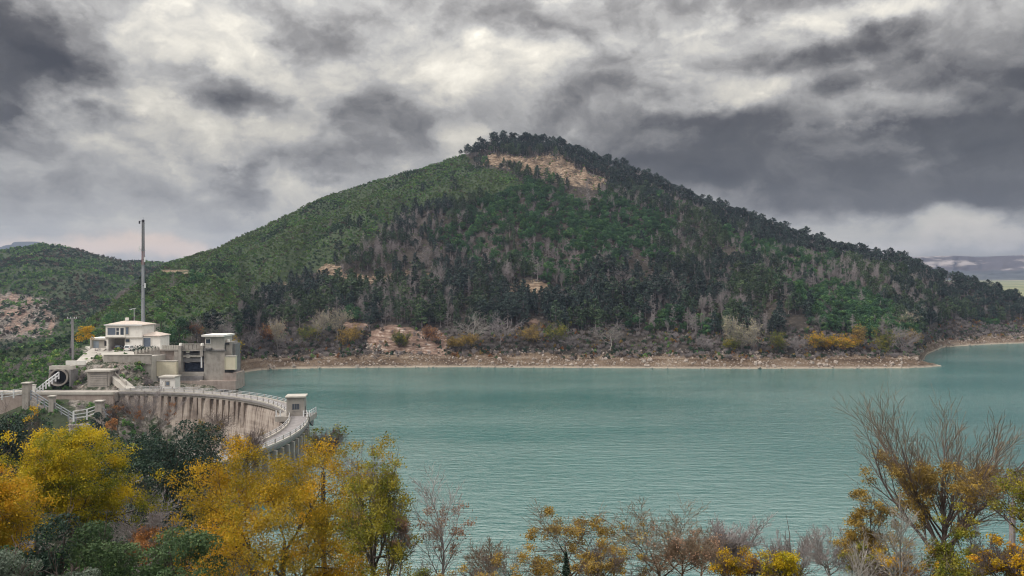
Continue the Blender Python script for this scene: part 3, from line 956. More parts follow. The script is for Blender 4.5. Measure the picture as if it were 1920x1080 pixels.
def tree(name, label, cat, px0, px1, top, d, seed, kind, leafm=None, nleaf=0, leaf=0.14, zone=(0.0, 1.0), barkm=('bark', 'twig_dark'),
         base=None, group=None, bare=0.0, clump=0.35, squash=1.0, fat=1.0, min_r=0.006, tone=(0.15, 0.85), fill=0.0, tall=None):
    """a foreground tree whose crown has the width and top that its real size gives at its distance"""
    x0, x1 = X(px0, d), X(px1, d)
    cx, wid = (x0 + x1) / 2, x1 - x0
    gz_ = float(near(cx, d)) - 0.25 if base is None else base
    topz = Z(top, d)
    H = min(topz - gz_, (tall or CROWN[kind]) * wid)
    bole = topz - gz_ - H                      # bare trunk below the crown
    g = np.random.default_rng(seed + 1000)
    if kind == 'spread':          # short trunk, wide round crown
        segs, lev, tips = grow(seed, (H * 0.5, H * 0.024, 0.06), [
            dict(n=11, t0=0.12, ang=0.95, ratio=0.85, up=0.06), dict(n=8, t0=0.22, ang=0.75, ratio=0.50, up=0.03),
            dict(n=6, t0=0.2, ang=0.75, ratio=0.50, up=0.02), dict(n=5, t0=0.15, ang=0.7, ratio=0.52, up=0.02)], 0.12)
    elif kind == 'vase':          # many upright rods
        segs, lev, tips = grow(seed, (H * 0.40, H * 0.018, 0.05), [
            dict(n=11, t0=0.10, ang=0.72, ratio=1.25, up=0.07), dict(n=9, t0=0.2, ang=0.45, ratio=0.42, up=0.07),
            dict(n=7, t0=0.15, ang=0.45, ratio=0.45, up=0.05), dict(n=5, t0=0.15, ang=0.45, ratio=0.55, up=0.03)], 0.08)
    elif kind == 'fan':           # long straight limbs fanning up from a low fork
        segs, lev, tips = grow(seed, (H * 0.30, H * 0.022, 0.05), [
            dict(n=17, t0=0.05, ang=0.50, ratio=2.1, up=0.03), dict(n=11, t0=0.15, ang=0.38, ratio=0.30, up=0.05),
            dict(n=8, t0=0.1, ang=0.42, ratio=0.45, up=0.04), dict(n=4, t0=0.15, ang=0.42, ratio=0.55, up=0.03)], 0.045)
    elif kind == 'slim':
        segs, lev, tips = grow(seed, (H * 0.85, H * 0.012, 0.04), [
            dict(n=18, t0=0.12, ang=0.6, ratio=0.36, up=0.08), dict(n=7, t0=0.2, ang=0.6, ratio=0.48, up=0.04),
            dict(n=6, t0=0.15, ang=0.6, ratio=0.52, up=0.02)], 0.07)
    elif kind == 'shrub':
        segs, lev, tips = grow(seed, (H * 0.30, H * 0.02, 0.0), [
            dict(n=12, t0=0.0, ang=0.85, ratio=1.7, up=0.05), dict(n=7, t0=0.25, ang=0.65, ratio=0.45, up=0.03),
            dict(n=6, t0=0.2, ang=0.7, ratio=0.5, up=0.03), dict(n=4, t0=0.2, ang=0.7, ratio=0.5, up=0.02)], 0.12)
    e = segs[lev >= lev.max() - 1]
    lo, hi = np.percentile(e[:, 3], 2), np.percentile(e[:, 3], 98)
    ylo, yhi = np.percentile(e[:, 4], 2), np.percentile(e[:, 4], 98)
    sx = wid / (hi - lo)
    sy = wid * squash / (yhi - ylo)
    sz = H / np.percentile(e[:, 5], 99.3)
    for c0 in (0, 3):
        hgt = np.clip(segs[:, c0 + 2] * sz / H / 0.5, 0, 1)
        segs[:, c0] = segs[:, c0] * sx - (lo + hi) / 2 * sx * hgt
        segs[:, c0 + 1] = segs[:, c0 + 1] * sy - (ylo + yhi) / 2 * sy * hgt
        segs[:, c0 + 2] = segs[:, c0 + 2] * sz + bole
    if bole > 0.3:
        r0 = max(segs[0, 6], 0.010 * (bole + H))
        qs = np.linspace(-0.3, bole, 5)
        b_ = np.array([(0.06 * math.sin(q), 0, q, 0.06 * math.sin(q2) if q2 < bole else segs[0, 0], 0, q2, r0 * 1.5 - r0 * .5 * (k / 4), r0 * 1.5 - r0 * .5 * ((k + 1) / 4))
                       for k, (q, q2) in enumerate(zip(qs[:-1], qs[1:]))])
        segs = np.concatenate([b_, segs])
        lev = np.concatenate([np.zeros(4, int), lev])
    twig_all, lev_all = segs, lev
    if nleaf > 5000:                           # half of the finest twigs are lost among the leaves
        keep = (lev < lev.max()) | (np.arange(len(lev)) % 4 < 2)
        segs, lev = segs[keep], lev[keep]
    root = thing(name, label, cat, (cx, d, gz_), 0, group)
    link('trunk', skeleton_mesh('trunk', segs[lev < 2], lev[lev < 2], M[barkm[0]], M[barkm[1]], 2, 0.012, fat), root)
    link('branches', skeleton_mesh('branches', segs[lev >= 2], lev[lev >= 2], M[barkm[0]], M[barkm[1]], 3, min_r, fat), root)
    if nleaf:
        tw = segs[lev >= lev.max() - 1]
        z = (tw[:, 5] - bole) / H
        tw = tw[(z >= zone[0]) & (z <= zone[1])]
        if bare:
            nz = vn(tw[:, 3] / (wid * 0.16) + 50, tw[:, 5] / (wid * 0.16) + 50, seed)
            tw = tw[nz > np.quantile(nz, bare)]
        # leaves sit in clumps round a subset of the twigs
        nc = max(20, nleaf // 150)
        cen = tw[g.integers(0, len(tw), nc), 3:6]
        if fill:                                # clumps that close the crown's outline
            k = int(nc * fill)
            dv = norm(g.normal(size=(k, 3)) + np.array([0, -0.35, 0.25]))
            rad = g.uniform(0.45, 1.0, k) ** 0.5
            lump = 0.72 + 0.42 * vn(dv[:, 0] * 2.6 + 30, dv[:, 2] * 2.6 + 30, seed + 9)
            cz_ = zone[0] + (1 - zone[0]) * 0.45
            cc = np.stack([dv[:, 0] * wid * 0.5, dv[:, 1] * wid * 0.5 * squash, np.where(dv[:, 2] > 0, dv[:, 2] * H * (1 - cz_), dv[:, 2] * H * (cz_ - zone[0] * .6))], 1) * (rad * lump)[:, None]
            cc[:, 2] += bole + cz_ * H
            cen[:k] = cc
        csz = g.uniform(0.5, 1.6, nc)
        i = g.choice(nc, nleaf, p=csz / csz.sum())
        pos = cen[i] + g.normal(size=(nleaf, 3)) * (clump * csz[i] ** 0.4)[:, None] * np.array([1, 1, 0.75])
        ct = g.normal(size=nc) * 0.2
        tn = vn(pos[:, 0] / (wid * 0.14) + 20, pos[:, 2] / (wid * 0.12) + 20, seed + 5)
        tn = tone[0] + (tone[1] - tone[0]) * np.clip(0.5 + (tn - 0.5) * 0.9 + ct[i] + g.normal(size=nleaf) * 0.12, 0, 1)
        v, f = leaves(pos, np.full(nleaf, leaf), norm(pos - np.array([0, 0, bole + H * 0.45])), 0.6, seed)
        link('foliage', mesh_np('foliage', v, f, None, [M[leafm]], tone=tn), root)
    return root


def lobes(seed, W_, D_, H_, n, nl, leaf, power=0.5):
    """leaf positions on the skins of many overlapping lobes: reads as clumped evergreen foliage"""
    g = np.random.default_rng(seed)
    a = g.uniform(0, 2 * math.pi, n)
    zc = g.uniform(0.12, 0.86, n)
    rad = np.sqrt(np.clip(1 - (np.abs(zc - 0.40) / 0.62) ** 2, 0.03, 1)) * g.uniform(0.15, 1.0, n) ** power
    c = np.stack([np.cos(a) * rad * W_ / 2 * 0.82, np.sin(a) * rad * D_ / 2 * 0.82, zc * H_], 1)
    r = g.uniform(0.10, 0.20, n) * (W_ + H_) / 2
    i = g.choice(n, nl, p=r ** 2 / np.sum(r ** 2))
    dv = norm(g.normal(size=(nl, 3)) + np.array([0, 0, 0.35]))
    pos = c[i] + dv * (r[i] * g.uniform(0.72, 1.10, nl))[:, None] * np.array([1, 1, 0.82])
    bump = (vn(pos[:, 0] * 1.1 + 40, pos[:, 2] * 1.1 + pos[:, 1] * 0.7 + 40, seed) - 0.5) * 0.25 * r[i].mean()
    pos += dv * bump[:, None]
    pos[:, 2] = np.maximum(pos[:, 2], 0.02)
    return pos, dv, i, g


def bushy(name, label, cat, px0, px1, top, d, seed, leafm, nleaf, leaf, n=26, base=None, depth=0.9, tone=(0.1, 0.85), group=None, trunk=0.0, barkm='bark'):
    x0, x1 = X(px0, d), X(px1, d)
    cx, wid = (x0 + x1) / 2, x1 - x0
    bz = float(near(cx, d)) - 0.3 if base is None else base
    H = Z(top, d) - bz
    pos, dv, i, g = lobes(seed, wid, wid * depth, H * (1 - trunk), n, nleaf, leaf)
    pos[:, 2] += H * trunk
    tn = tone[0] + (tone[1] - tone[0]) * np.clip(g.uniform(0.2, 0.8, n)[i] + g.normal(size=nleaf) * 0.2, 0, 1)
    root = thing(name, label, cat, (cx, d, bz), 0, group)
    v, f = leaves(pos, np.full(nleaf, leaf), dv, 0.9, seed, 0.6)
    link('foliage', mesh_np('foliage', v, f, None, [M[leafm]], tone=tn), root)
    segs, lev, _ = grow(seed, (H * 0.75, max(0.05, H * 0.02), 0.05), [dict(n=8, t0=0.1, ang=0.8, ratio=0.6, up=0.08), dict(n=5, t0=0.3, ang=0.7, ratio=0.5)], 0.15)
    segs[:, [0, 1, 3, 4]] *= min(1.0, wid / H * 0.8)
    link('trunk', skeleton_mesh('trunk', segs, lev, M[barkm], M['twig_dark'], 2, 0.012), root)
    return root


# ---- prototypes for the far trees: (trunk mesh, crown mesh)
def pine_proto(seed, H=10.0, wide=0.36, bole=0.18, umbrella=0.0):
    g = np.random.default_rng(seed)
    segs = []
    pos, out, tn = [], [], []
    lean = g.normal(size=2) * 0.25
    def tp(h):
        return np.array([lean[0] * h / H, lean[1] * h / H, h])
    hs = np.linspace(0, H * 0.97, 7)
    for k in range(6):
        segs.append((*tp(hs[k]), *tp(hs[k + 1]), 0.20 * (1 - k / 7), 0.20 * (1 - (k + 1) / 7)))
    nb = 58
    for k in range(nb):
        h = H * (bole + (1 - bole) * (k + g.uniform(0, 1)) / nb)
        tt = (h - H * bole) / (H * (1 - bole))
        prof = (1 - tt) ** 0.75 * (0.45 + 0.55 * min(1, tt * 4))
        if umbrella:
            prof = prof * (1 - umbrella) + umbrella * math.sin(math.pi * min(1, tt * 0.9 + 0.18)) ** 0.6
        L = H * wide * prof * g.uniform(0.55, 1.2) + 0.25
        a = g.uniform(0, 6.28)
        dirv = norm(np.array([math.cos(a), math.sin(a), g.uniform(0.0, 0.45)]))
        p0 = tp(h)
        p1 = p0 + dirv * L
        segs.append((*p0, *p1, 0.05, 0.015))
        m_ = int(8 + 15 * L / (H * wide))
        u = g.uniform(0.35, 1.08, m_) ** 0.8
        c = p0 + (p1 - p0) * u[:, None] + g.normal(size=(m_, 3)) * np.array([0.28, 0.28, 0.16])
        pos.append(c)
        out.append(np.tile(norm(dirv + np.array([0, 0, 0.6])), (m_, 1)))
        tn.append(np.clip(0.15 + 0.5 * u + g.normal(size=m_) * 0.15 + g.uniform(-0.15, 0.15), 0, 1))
    pos, out, tn = np.concatenate(pos), np.concatenate(out), np.concatenate(tn)
    v, f = leaves(pos, np.full(len(pos), 0.62), out, 1.0, seed, 0.6)
    tv, tf = tubes(np.array(segs), 4)
    return (tv, tf), (v, f, tn)


def broad_proto(seed, H=6.0, W_=6.0, n=16, nl=900, leaf=0.5, trunk=0.12):
    pos, dv, i, g = lobes(seed, W_, W_, H * (1 - trunk), n, nl, leaf)
    pos[:, 2] += H * trunk
    tn = np.clip(g.uniform(0.2, 0.75, n)[i] + g.normal(size=nl) * 0.15, 0, 1)
    v, f = leaves(pos, np.full(nl, leaf), dv, 1.0, seed, 0.65)
    segs, lev, _ = grow(seed, (H * 0.6, 0.14, 0.05), [dict(n=6, t0=0.2, ang=0.7, ratio=0.55)], 0.12)
    tv, tf = tubes(segs, 4)
    return (tv, tf), (v, f, tn)


def bare_proto(seed, H=9.0, slim=0.6, conifer=False):
    if conifer:    # dead pine: straight bole with short drooping grey branches
        g = np.random.default_rng(seed)
        segs = [(0, 0, H * k / 6, 0, 0, H * (k + 1) / 6, 0.17 * (1 - k / 7), 0.17 * (1 - (k + 1) / 7)) for k in range(6)]
        for k in range(60):
            h = H * (0.2 + 0.8 * (k + g.uniform()) / 60)
            L = H * 0.27 * (1.05 - (h / H) ** 1.5) * g.uniform(0.5, 1.2) + 0.2
            a = g.uniform(0, 6.28)
            p0 = np.array([0, 0, h])
            p1 = p0 + L * np.array([math.cos(a), math.sin(a), g.uniform(-0.1, 0.5)])
            segs.append((*p0, *p1, 0.05, 0.02))
            for q in range(6):
                u = g.uniform(0.3, 1)
                b0 = p0 + (p1 - p0) * u
                b1 = b0 + norm(g.normal(size=3) + [0, 0, 0.4]) * L * 0.35
                segs.append((*b0, *b1, 0.035, 0.022))
        segs = np.array(segs)
        return segs[:6], segs[6:]
    segs, lev, _ = grow(seed, (H * 0.6, 0.15, 0.05), [
        dict(n=9, t0=0.25, ang=0.6, ratio=0.6, up=0.12), dict(n=7, t0=0.2, ang=0.6, ratio=0.5, up=0.08), dict(n=5, t0=0.15, ang=0.6, ratio=0.55, up=0.05)], 0.1)
    sz = H / segs[:, 5].max()
    w = np.percentile(np.abs(segs[:, 3]), 97)
    segs[:, [2, 5]] *= sz
    segs[:, [0, 1, 3, 4]] *= slim * H / 2 / w
    segs[:, 6:8] = np.maximum(segs[:, 6:8], 0.022)
    return segs[lev < 2], segs[lev >= 2]


def join_proto(name, parts, mats):
    vs, fs, tn, mi, k = [], [], [], [], 0
    for j, (v, f, t_) in enumerate(parts):
        vs.append(v)
        fs.append(f + k)
        tn.append(t_ if t_ is not None else np.full(len(f), 0.5))
        mi.append(np.full(len(f), j))
        k += len(v)
    return mesh_np(name, np.concatenate(vs), np.concatenate(fs), None, mats, tone=np.concatenate(tn), mat_idx=np.concatenate(mi))


protos = {'pine_tree': [], 'broadleaf_tree': [], 'bare_tree': [], 'shrub': []}
for k in range(5):
    (tv, tf), (v, f, tn) = pine_proto(100 + k, 10, [0.24, 0.30, 0.27, 0.34, 0.30][k], [0.12, 0.2, 0.15, 0.42, 0.5][k], [0, 0, 0.15, 0.75, 0.9][k])
    pine_geo = globals().setdefault('pine_geo', [])
    pine_geo.append((tv, tf, v, f, tn))
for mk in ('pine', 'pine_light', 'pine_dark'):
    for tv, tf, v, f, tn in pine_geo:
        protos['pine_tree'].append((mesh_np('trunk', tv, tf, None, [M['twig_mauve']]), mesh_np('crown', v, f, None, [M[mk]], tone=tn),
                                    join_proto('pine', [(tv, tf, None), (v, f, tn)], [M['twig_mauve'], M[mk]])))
for k in range(3):
    (tv, tf), (v, f, tn) = broad_proto(130 + k, 7, 6.5, 15, 1000, 0.55)
    protos['broadleaf_tree'].append((mesh_np('trunk', tv, tf, None, [M['bark']]), mesh_np('crown', v, f, None, [M['broad']], tone=tn),
                                     join_proto('broad', [(tv, tf, None), (v, f, tn)], [M['bark'], M['broad']])))
for k in range(4):
    a_, b_ = bare_proto(150 + k, 9, [0.5, 0.65, 0.5, 0.5][k], k >= 2)
    ta, tb = tubes(a_, 4), tubes(b_, 3)
    protos['bare_tree'].append((mesh_np('trunk', *ta, None, [M['twig_mauve']]), mesh_np('branches', *tb, None, [M['twig_mauve']]),
                                join_proto('bare', [(*ta, None), (*tb, None)], [M['twig_mauve'], M['twig_mauve']])))
for k in range(3):
    pos, dv, i, g = lobes(170 + k, 3.2, 3.2, 1.9, 9, 260, 0.4)
    tn = np.clip(g.uniform(0.1, 0.8, 9)[i] + g.normal(size=260) * 0.15, 0, 1)
    v, f = leaves(pos, np.full(260, 0.42), dv, 1.0, k, 0.65)
    protos['shrub'].append((None, None, mesh_np('shrub', v, f, None, [M['macchia']], tone=tn)))
    shrub_by = globals().setdefault('shrub_by', {})
    for mk in ('macchia_light', 'macchia_dark', 'macchia_dry', 'ochre', 'rust', 'broad'):
        shrub_by.setdefault(mk, []).append(mesh_np('shrub', v, f, None, [M[mk]], tone=tn))
pos, dv, i, g = lobes(190, 3.2, 3.2, 2.0, 8, 240, 0.4)
dry_shrub = []
for k in range(2):
    segs, lev, _ = grow(200 + k, (0.5, 0.05, 0), [dict(n=9, t0=0.0, ang=0.75, ratio=3.0, up=0.05), dict(n=7, t0=0.2, ang=0.6, ratio=0.45), dict(n=5, t0=0.2, ang=0.6, ratio=0.5)], 0.15)
    segs[:, 6:8] = np.maximum(segs[:, 6:8], 0.02)
    dry_shrub.append(mesh_np('dry_shrub', *tubes(segs, 3), None, [M['twig_mauve']]))
rock_protos = []
for k in range(4):
    g = np.random.default_rng(220 + k)
    bpy_me = bpy.data.meshes.new('stone')
    import bmesh
    bm = bmesh.new()
    bmesh.ops.create_icosphere(bm, subdivisions=1, radius=0.5)
    for vv in bm.verts:
        vv.co = Vector((vv.co.x * 1.2, vv.co.y, vv.co.z * 0.7)) * g.uniform(0.7, 1.3)
    bm.to_mesh(bpy_me)
    bm.free()
    bpy_me.materials.append(M['stone'])
    rock_protos.append(bpy_me)


def scatter(name, label, pts, rots, scales, meshes, idx):
    """one 'stuff' object: instances of unlinked source meshes on points"""
    src = bpy.data.collections.new(name + '_sources')
    for k, m_ in enumerate(meshes):
        o = bpy.data.objects.new('%s_source_%02d' % (name, k), m_)
        src.objects.link(o)
    me = bpy.data.meshes.new(name)
    me.vertices.add(len(pts))
    me.vertices.foreach_set('co', np.asarray(pts, dtype=np.float32).ravel())
    for nm, val in (('rot', rots), ('scl', scales)):
        a = me.attributes.new(nm, 'FLOAT_VECTOR', 'POINT')
        a.data.foreach_set('vector', np.asarray(val, dtype=np.float32).ravel())
    a = me.attributes.new('pick', 'INT', 'POINT')
    a.data.foreach_set('value', np.asarray(idx, dtype=np.int32))
    o = link(name, me, kind='stuff', label=label)
    gt = bpy.data.node_groups.new(name + '_scatter', 'GeometryNodeTree')
    gt.interface.new_socket('Geometry', in_out='INPUT', socket_type='NodeSocketGeometry')
    gt.interface.new_socket('Geometry', in_out='OUTPUT', socket_type='NodeSocketGeometry')
    N = gt.nodes
    gi, go = N.new('NodeGroupInput'), N.new('NodeGroupOutput')
    ip = N.new('GeometryNodeInstanceOnPoints')
    ci = N.new('GeometryNodeCollectionInfo')
    ci.inputs['Collection'].default_value = src
    ci.inputs['Separate Children'].default_value = True
    ci.inputs['Reset Children'].default_value = True
    def named(nm, ty):
        q = N.new('GeometryNodeInputNamedAttribute')
        q.data_type = ty
        q.inputs['Name'].default_value = nm
        return q.outputs['Attribute']
    gt.links.new(gi.outputs[0], ip.inputs['Points'])
    gt.links.new(ci.outputs[0], ip.inputs['Instance'])
    ip.inputs['Pick Instance'].default_value = True
    gt.links.new(named('pick', 'INT'), ip.inputs['Instance Index'])
    gt.links.new(named('rot', 'FLOAT_VECTOR'), ip.inputs['Rotation'])
    gt.links.new(named('scl', 'FLOAT_VECTOR'), ip.inputs['Scale'])
    gt.links.new(ip.outputs[0], go.inputs[0])
    md = o.modifiers.new('scatter', 'NODES')
    md.node_group = gt
    return o


def jitter(x0, x1, y0, y1, sp, seed):
    g = np.random.default_rng(seed)
    gx, gy = np.meshgrid(np.arange(x0, x1, sp), np.arange(y0, y1, sp))
    x = gx.ravel() + g.uniform(-0.48, 0.48, gx.size) * sp
    y = gy.ravel() + g.uniform(-0.48, 0.48, gx.size) * sp
    return x, y, g


def hill_points(sp, seed):
    x, y, g = jitter(-420, 620, 250, 800, sp, seed)
    px = 960 + x / y * F
    ok = (px > -300) & (px < 2500)
    x, y, px = x[ok], y[ok], px[ok]
    kS = np.interp(px, pcs, Kd[:, 3])
    kR = np.interp(px, pcs, Kd[:, 6])
    ok = (y > np.where(px < 450, 297, kS)) & (y < kR + 22)
    x, y, px, kS, kR = x[ok], y[ok], px[ok], kS[ok], kR[ok]
    z = terr(px, y)
    return x, y, z, px, 540 - (z - CZ) / y * F, kS, kR, g


bare_ground = lambda px, py: inpoly(px, py, scar) | np.any([inpoly(px, py, c_) for c_ in cuts], axis=0)
cut_ground = lambda px, py: np.any([inpoly(px, py, c_) for c_ in cuts], axis=0)
in_red = lambda px, py: np.any([inpoly(px, py, c_) for c_ in reds], axis=0)
# -- forest
x, y, z, px, py, kS, kR, g = hill_points(4.3, 301)
mac = inpoly(px, py, macchia)
n1 = fbm(x / 45, y / 60, 3, 81)
dead = fbm(x / 38 + 9, y / 45, 3, 83)
ridge_zone = (px > 862) & (y > kR - 45)
green_zone = inpoly(px, py, [(880, 345), (1000, 345), (1150, 372), (1270, 420), (1260, 500), (1120, 480), (950, 440), (830, 400)]) | inpoly(px, py, [(1520, 545), (1600, 535), (1680, 590), (1680, 625), (1520, 620)])
dead_zone = inpoly(px, py, [(740, 400), (900, 400), (1080, 470), (1120, 560), (950, 545), (760, 500), (650, 500), (660, 450)])
ok = ~bare_ground(px, py) & ~cut_ground(px, py - 7) & ~cut_ground(px, py - 14) & (~mac | (g.uniform(size=len(x)) < 0.012))
ok &= ~((px < 856) & (y > kR - 40))
ok &= (fbm(x / 16 + 3, y / 20, 3, 133) + g.normal(size=len(x)) * 0.05 > 0.335) | ridge_zone
ok &= ~((y < kS + 20) & (px > 450)) & ~(in_red(px, py))
ok &= ~((px < 640) & (y < 420) & (g.uniform(size=len(x)) < 0.55))
ok &= ~(ridge_zone & (g.uniform(size=len(x)) < 0.35))
pd = 0.22 + (dead - 0.5) * 1.5
pd = np.where(dead_zone, pd + 0.20, pd)
pd = np.where(px > 1260, pd + 0.06, pd)
pd = np.where(green_zone, 0.08, pd)
pd = np.where(ridge_zone, 0.06, pd)
is_dead = g.uniform(size=len(x)) < pd
is_broad = ~is_dead & ((green_zone & (n1 > 0.36)) | (n1 > 0.60)) & ~ridge_zone
kindv = np.where(is_dead, 2, np.where(is_broad, 1, 0))
size = g.uniform(0.5, 1.0, len(x)) * np.where(g.uniform(size=len(x)) < 0.25, 1.45, 1.15) * np.where(ridge_zone, 0.95, np.where(y < 480, 1.15, 0.92))
x, y, z, px, py, kindv, size, rz_ = [a[ok] for a in (x, y, z, px, py, kindv, size, ridge_zone)]
hue = fbm(x / 30 + 7, y / 40, 3, 131) + g.normal(size=len(x)) * 0.06
hue_k = np.where(rz_, 10, np.where(hue > 0.56, 5, np.where(hue < 0.45, 10, 0)))
forest_rest = []
specs = [(0, 'pine_tree', 'pine', 300), (1, 'broadleaf_tree', 'tree', 200), (2, 'bare_tree', 'bare tree', 260)]


marks = [(330, 'behind the white house'), (420, 'behind the gate tower'), (520, 'behind the slim lone pale tree'), (620, 'behind the broad pale shore trees'), (760, 'above the red rock bank'),
         (900, 'above the big grey leafless tree'), (1030, 'above the lime yellow shore shrubs'), (1145, 'above the wide grey leafless tree'), (1250, 'above the empty middle of the beach'),
         (1390, 'above the pale trio of shore trees'), (1560, 'above the golden shore shrubs'), (1690, 'above the rocky point'), (1850, 'above the far inlet shore')]


def zone_words(px, py, ridge_):
    if ridge_:
        return 'on the skyline left of the summit' if px < 960 else 'on the skyline right of the summit' if px < 1250 else 'on the skyline of the long right flank'
    lm = min(marks, key=lambda q: abs(q[0] - px))[1]
    if py < 420:
        return 'high on the hill just below the rock scar' if px < 1180 else 'high on the right flank of the hill'
    return ('low on the hill ' if py > 545 else 'halfway up the hill ') + lm


words_of = {0: 'dark green pine', 1: 'rounded leafy green tree', 2: 'grey leafless tree'}
for kv, nm, cat, lim in specs:
    ii = np.where(kindv == kv)[0]
    vis = size[ii] / y[ii]
    vis = np.where((px[ii] > 10) & (px[ii] < 1910), vis, vis * 0.01)
    order = ii[np.argsort(-vis)]
    if kv == 0:      # also the best silhouettes on the skyline
        sk = [q for q in order[210:] if rz_[q] and 860 < px[q] < 1900][:90]
        first = np.concatenate([order[:210], np.array(sk, dtype=int)])
    else:
        first = order[:lim]
    rest = np.setdiff1d(ii, first)
    for q in first:
        if kv == 0:
            pk = (int(g.integers(3, 5)) if rz_[q] else int(g.integers(0, 3)) if g.uniform() < 0.75 else 3) + int(hue_k[q])
        else:
            pk = int(g.integers(0, len(protos[nm])))
        tm, cm, _ = protos[nm][pk]
        wz = zone_words(px[q], py[q], rz_[q])
        o = thing(nm, words_of[kv] + ' ' + wz, cat, (x[q], y[q], z[q] - 0.2), g.uniform(0, 6.28), words_of[kv] + 's ' + wz)
        s0 = size[q]
        o.scale = (s0 * g.uniform(0.85, 1.15), s0 * g.uniform(0.85, 1.15), s0)
        link('trunk', tm, o)
        link('crown' if kv < 2 else 'branches', cm, o)
    forest_rest.append((kv, rest))
all_m = [p[2] for nm in ('pine_tree', 'broadleaf_tree', 'bare_tree') for p in protos[nm]]
base_i = {0: 0, 1: 15, 2: 18}
ids = np.concatenate([r for _, r in forest_rest])
pick = []
for kv, r in forest_rest:
    if kv == 0:
        pk = np.where(rz_[r], g.integers(3, 5, len(r)), g.integers(0, 4, len(r))) + hue_k[r]
    else:
        pk = g.integers(0, {1: 3, 2: 4}[kv], len(r))
    pick.append(base_i[kv] + pk)
pick = np.concatenate(pick)
sv = size[ids][:, None] * g.uniform(0.85, 1.15, (len(ids), 3))
scatter('forest', 'mixed pine and leafless forest covering the big hill', np.stack([x[ids], y[ids], z[ids] - 0.2], 1),
        np.stack([0 * x[ids], 0 * x[ids], g.uniform(0, 6.28, len(ids))], 1), sv, all_m, pick)
# -- macchia shrubs on the open slope, thinner undergrowth elsewhere
x, y, z, px, py, kS, kR, g = hill_points(2.15, 303)
mac = inpoly(px, py, macchia)
u = g.uniform(size=len(x))
in_scar = inpoly(px, py, scar)
ok = ~cut_ground(px, py) & (~in_scar | (fbm(x / 9, y / 12, 3, 151) > 0.56)) & ~in_red(px, py) & (in_scar & (u < 0.8) | mac & (u < 0.92) | ~mac & (u < 0.25)) & ~((px > 450) & (y < kS + 3))
ok &= ~((px > 150) & (px < 320) & (y < 312))
x, y, z, px, py, mac = [a[ok] for a in (x, y, z, px, py, mac)]
cl = fbm(x / 14, y / 20, 3, 91)
s0 = g.uniform(0.42, 0.92, len(x)) * (0.6 + 0.8 * cl)
low = (py > 560) & ~((px > 300) & mac)
patch = fbm(x / 26 + 4, y / 40, 4, 111) + g.normal(size=len(x)) * 0.07
pk = g.integers(0, 3, len(x))
pk = np.where(patch > 0.54, 5 + g.integers(0, 3, len(x)), pk)
pk = np.where(patch < 0.40, 8 + g.integers(0, 3, len(x)), pk)
pk = np.where(g.uniform(size=len(x)) < 0.07, 11 + g.integers(0, 3, len(x)), pk)
pk = np.where(~mac & (g.uniform(size=len(x)) < 0.5), g.integers(3, 5, len(x)), pk)
scatter('hillside_scrub', 'green evergreen scrub covering the open slope of the big hill', np.stack([x, y, z - 0.15], 1),
        np.stack([g.normal(size=len(x)) * 0.15, g.normal(size=len(x)) * 0.15, g.uniform(0, 6.28, len(x))], 1),
        s0[:, None] * np.array([1, 1, 1.0]), [p[2] for p in protos['shrub']] + dry_shrub + shrub_by['macchia_light'] + shrub_by['macchia_dark'] + shrub_by['macchia_dry'], pk)
# -- left hill
x, y, g = jitter(-900, -150, 490, 1000, 3.6, 305)
px = 960 + x / y * F
ok = (px > -350) & (px < 450)
x, y, px = x[ok], y[ok], px[ok]
z = lterr(px, y)
py = 540 - (z - CZ) / y * F
ok = ~(inpoly(px, py, lcut) & (g.uniform(size=len(x)) < 0.6)) & (g.uniform(size=len(x)) < 0.35 + 0.9 * fbm(x / 30, y / 40, 3, 95)) & (z > -8)
x, y, z = x[ok], y[ok], z[ok]
s0 = g.uniform(0.7, 1.6, len(x)) * (0.6 + 0.8 * fbm(x / 20, y / 20, 2, 97))
scatter('far_scrub', 'dark green scrub covering the left hill behind the mast', np.stack([x, y, z - 0.2], 1),
        np.stack([0 * x, 0 * x, g.uniform(0, 6.28, len(x))], 1), s0[:, None] * np.array([1, 1, 1.0]), [p[2] for p in protos['shrub']] + shrub_by['macchia_dark'] + shrub_by['macchia_dry'],
        np.where(fbm(x / 40, y / 60, 3, 117) > 0.5, g.integers(0, 4, len(x)), g.integers(3, 8, len(x))))
# -- stones on the shore
x, y, g = jitter(-190, 420, 355, 640, 1.5, 307)
px = 960 + x / y * F
ok = (px > 440) & (px < 2200)
x, y, px = x[ok], y[ok], px[ok]
S0 = np.interp(px, pcs, Kd[:, 1])
ok = (y > S0 - 1) & (y < S0 + 22) & (g.uniform(size=len(x)) < 0.6)
x, y, px = x[ok], y[ok], px[ok]
z = terr(px, y)
s0 = 0.3 + g.exponential(0.5, len(x))
s0 = np.minimum(s0, 2.6)
scatter('shore_stones', 'stones strewn over the bare shore', np.stack([x, y, z], 1), g.uniform(0, 6.28, (len(x), 3)), s0[:, None] * np.ones(3), rock_protos, g.integers(0, 4, len(x)))
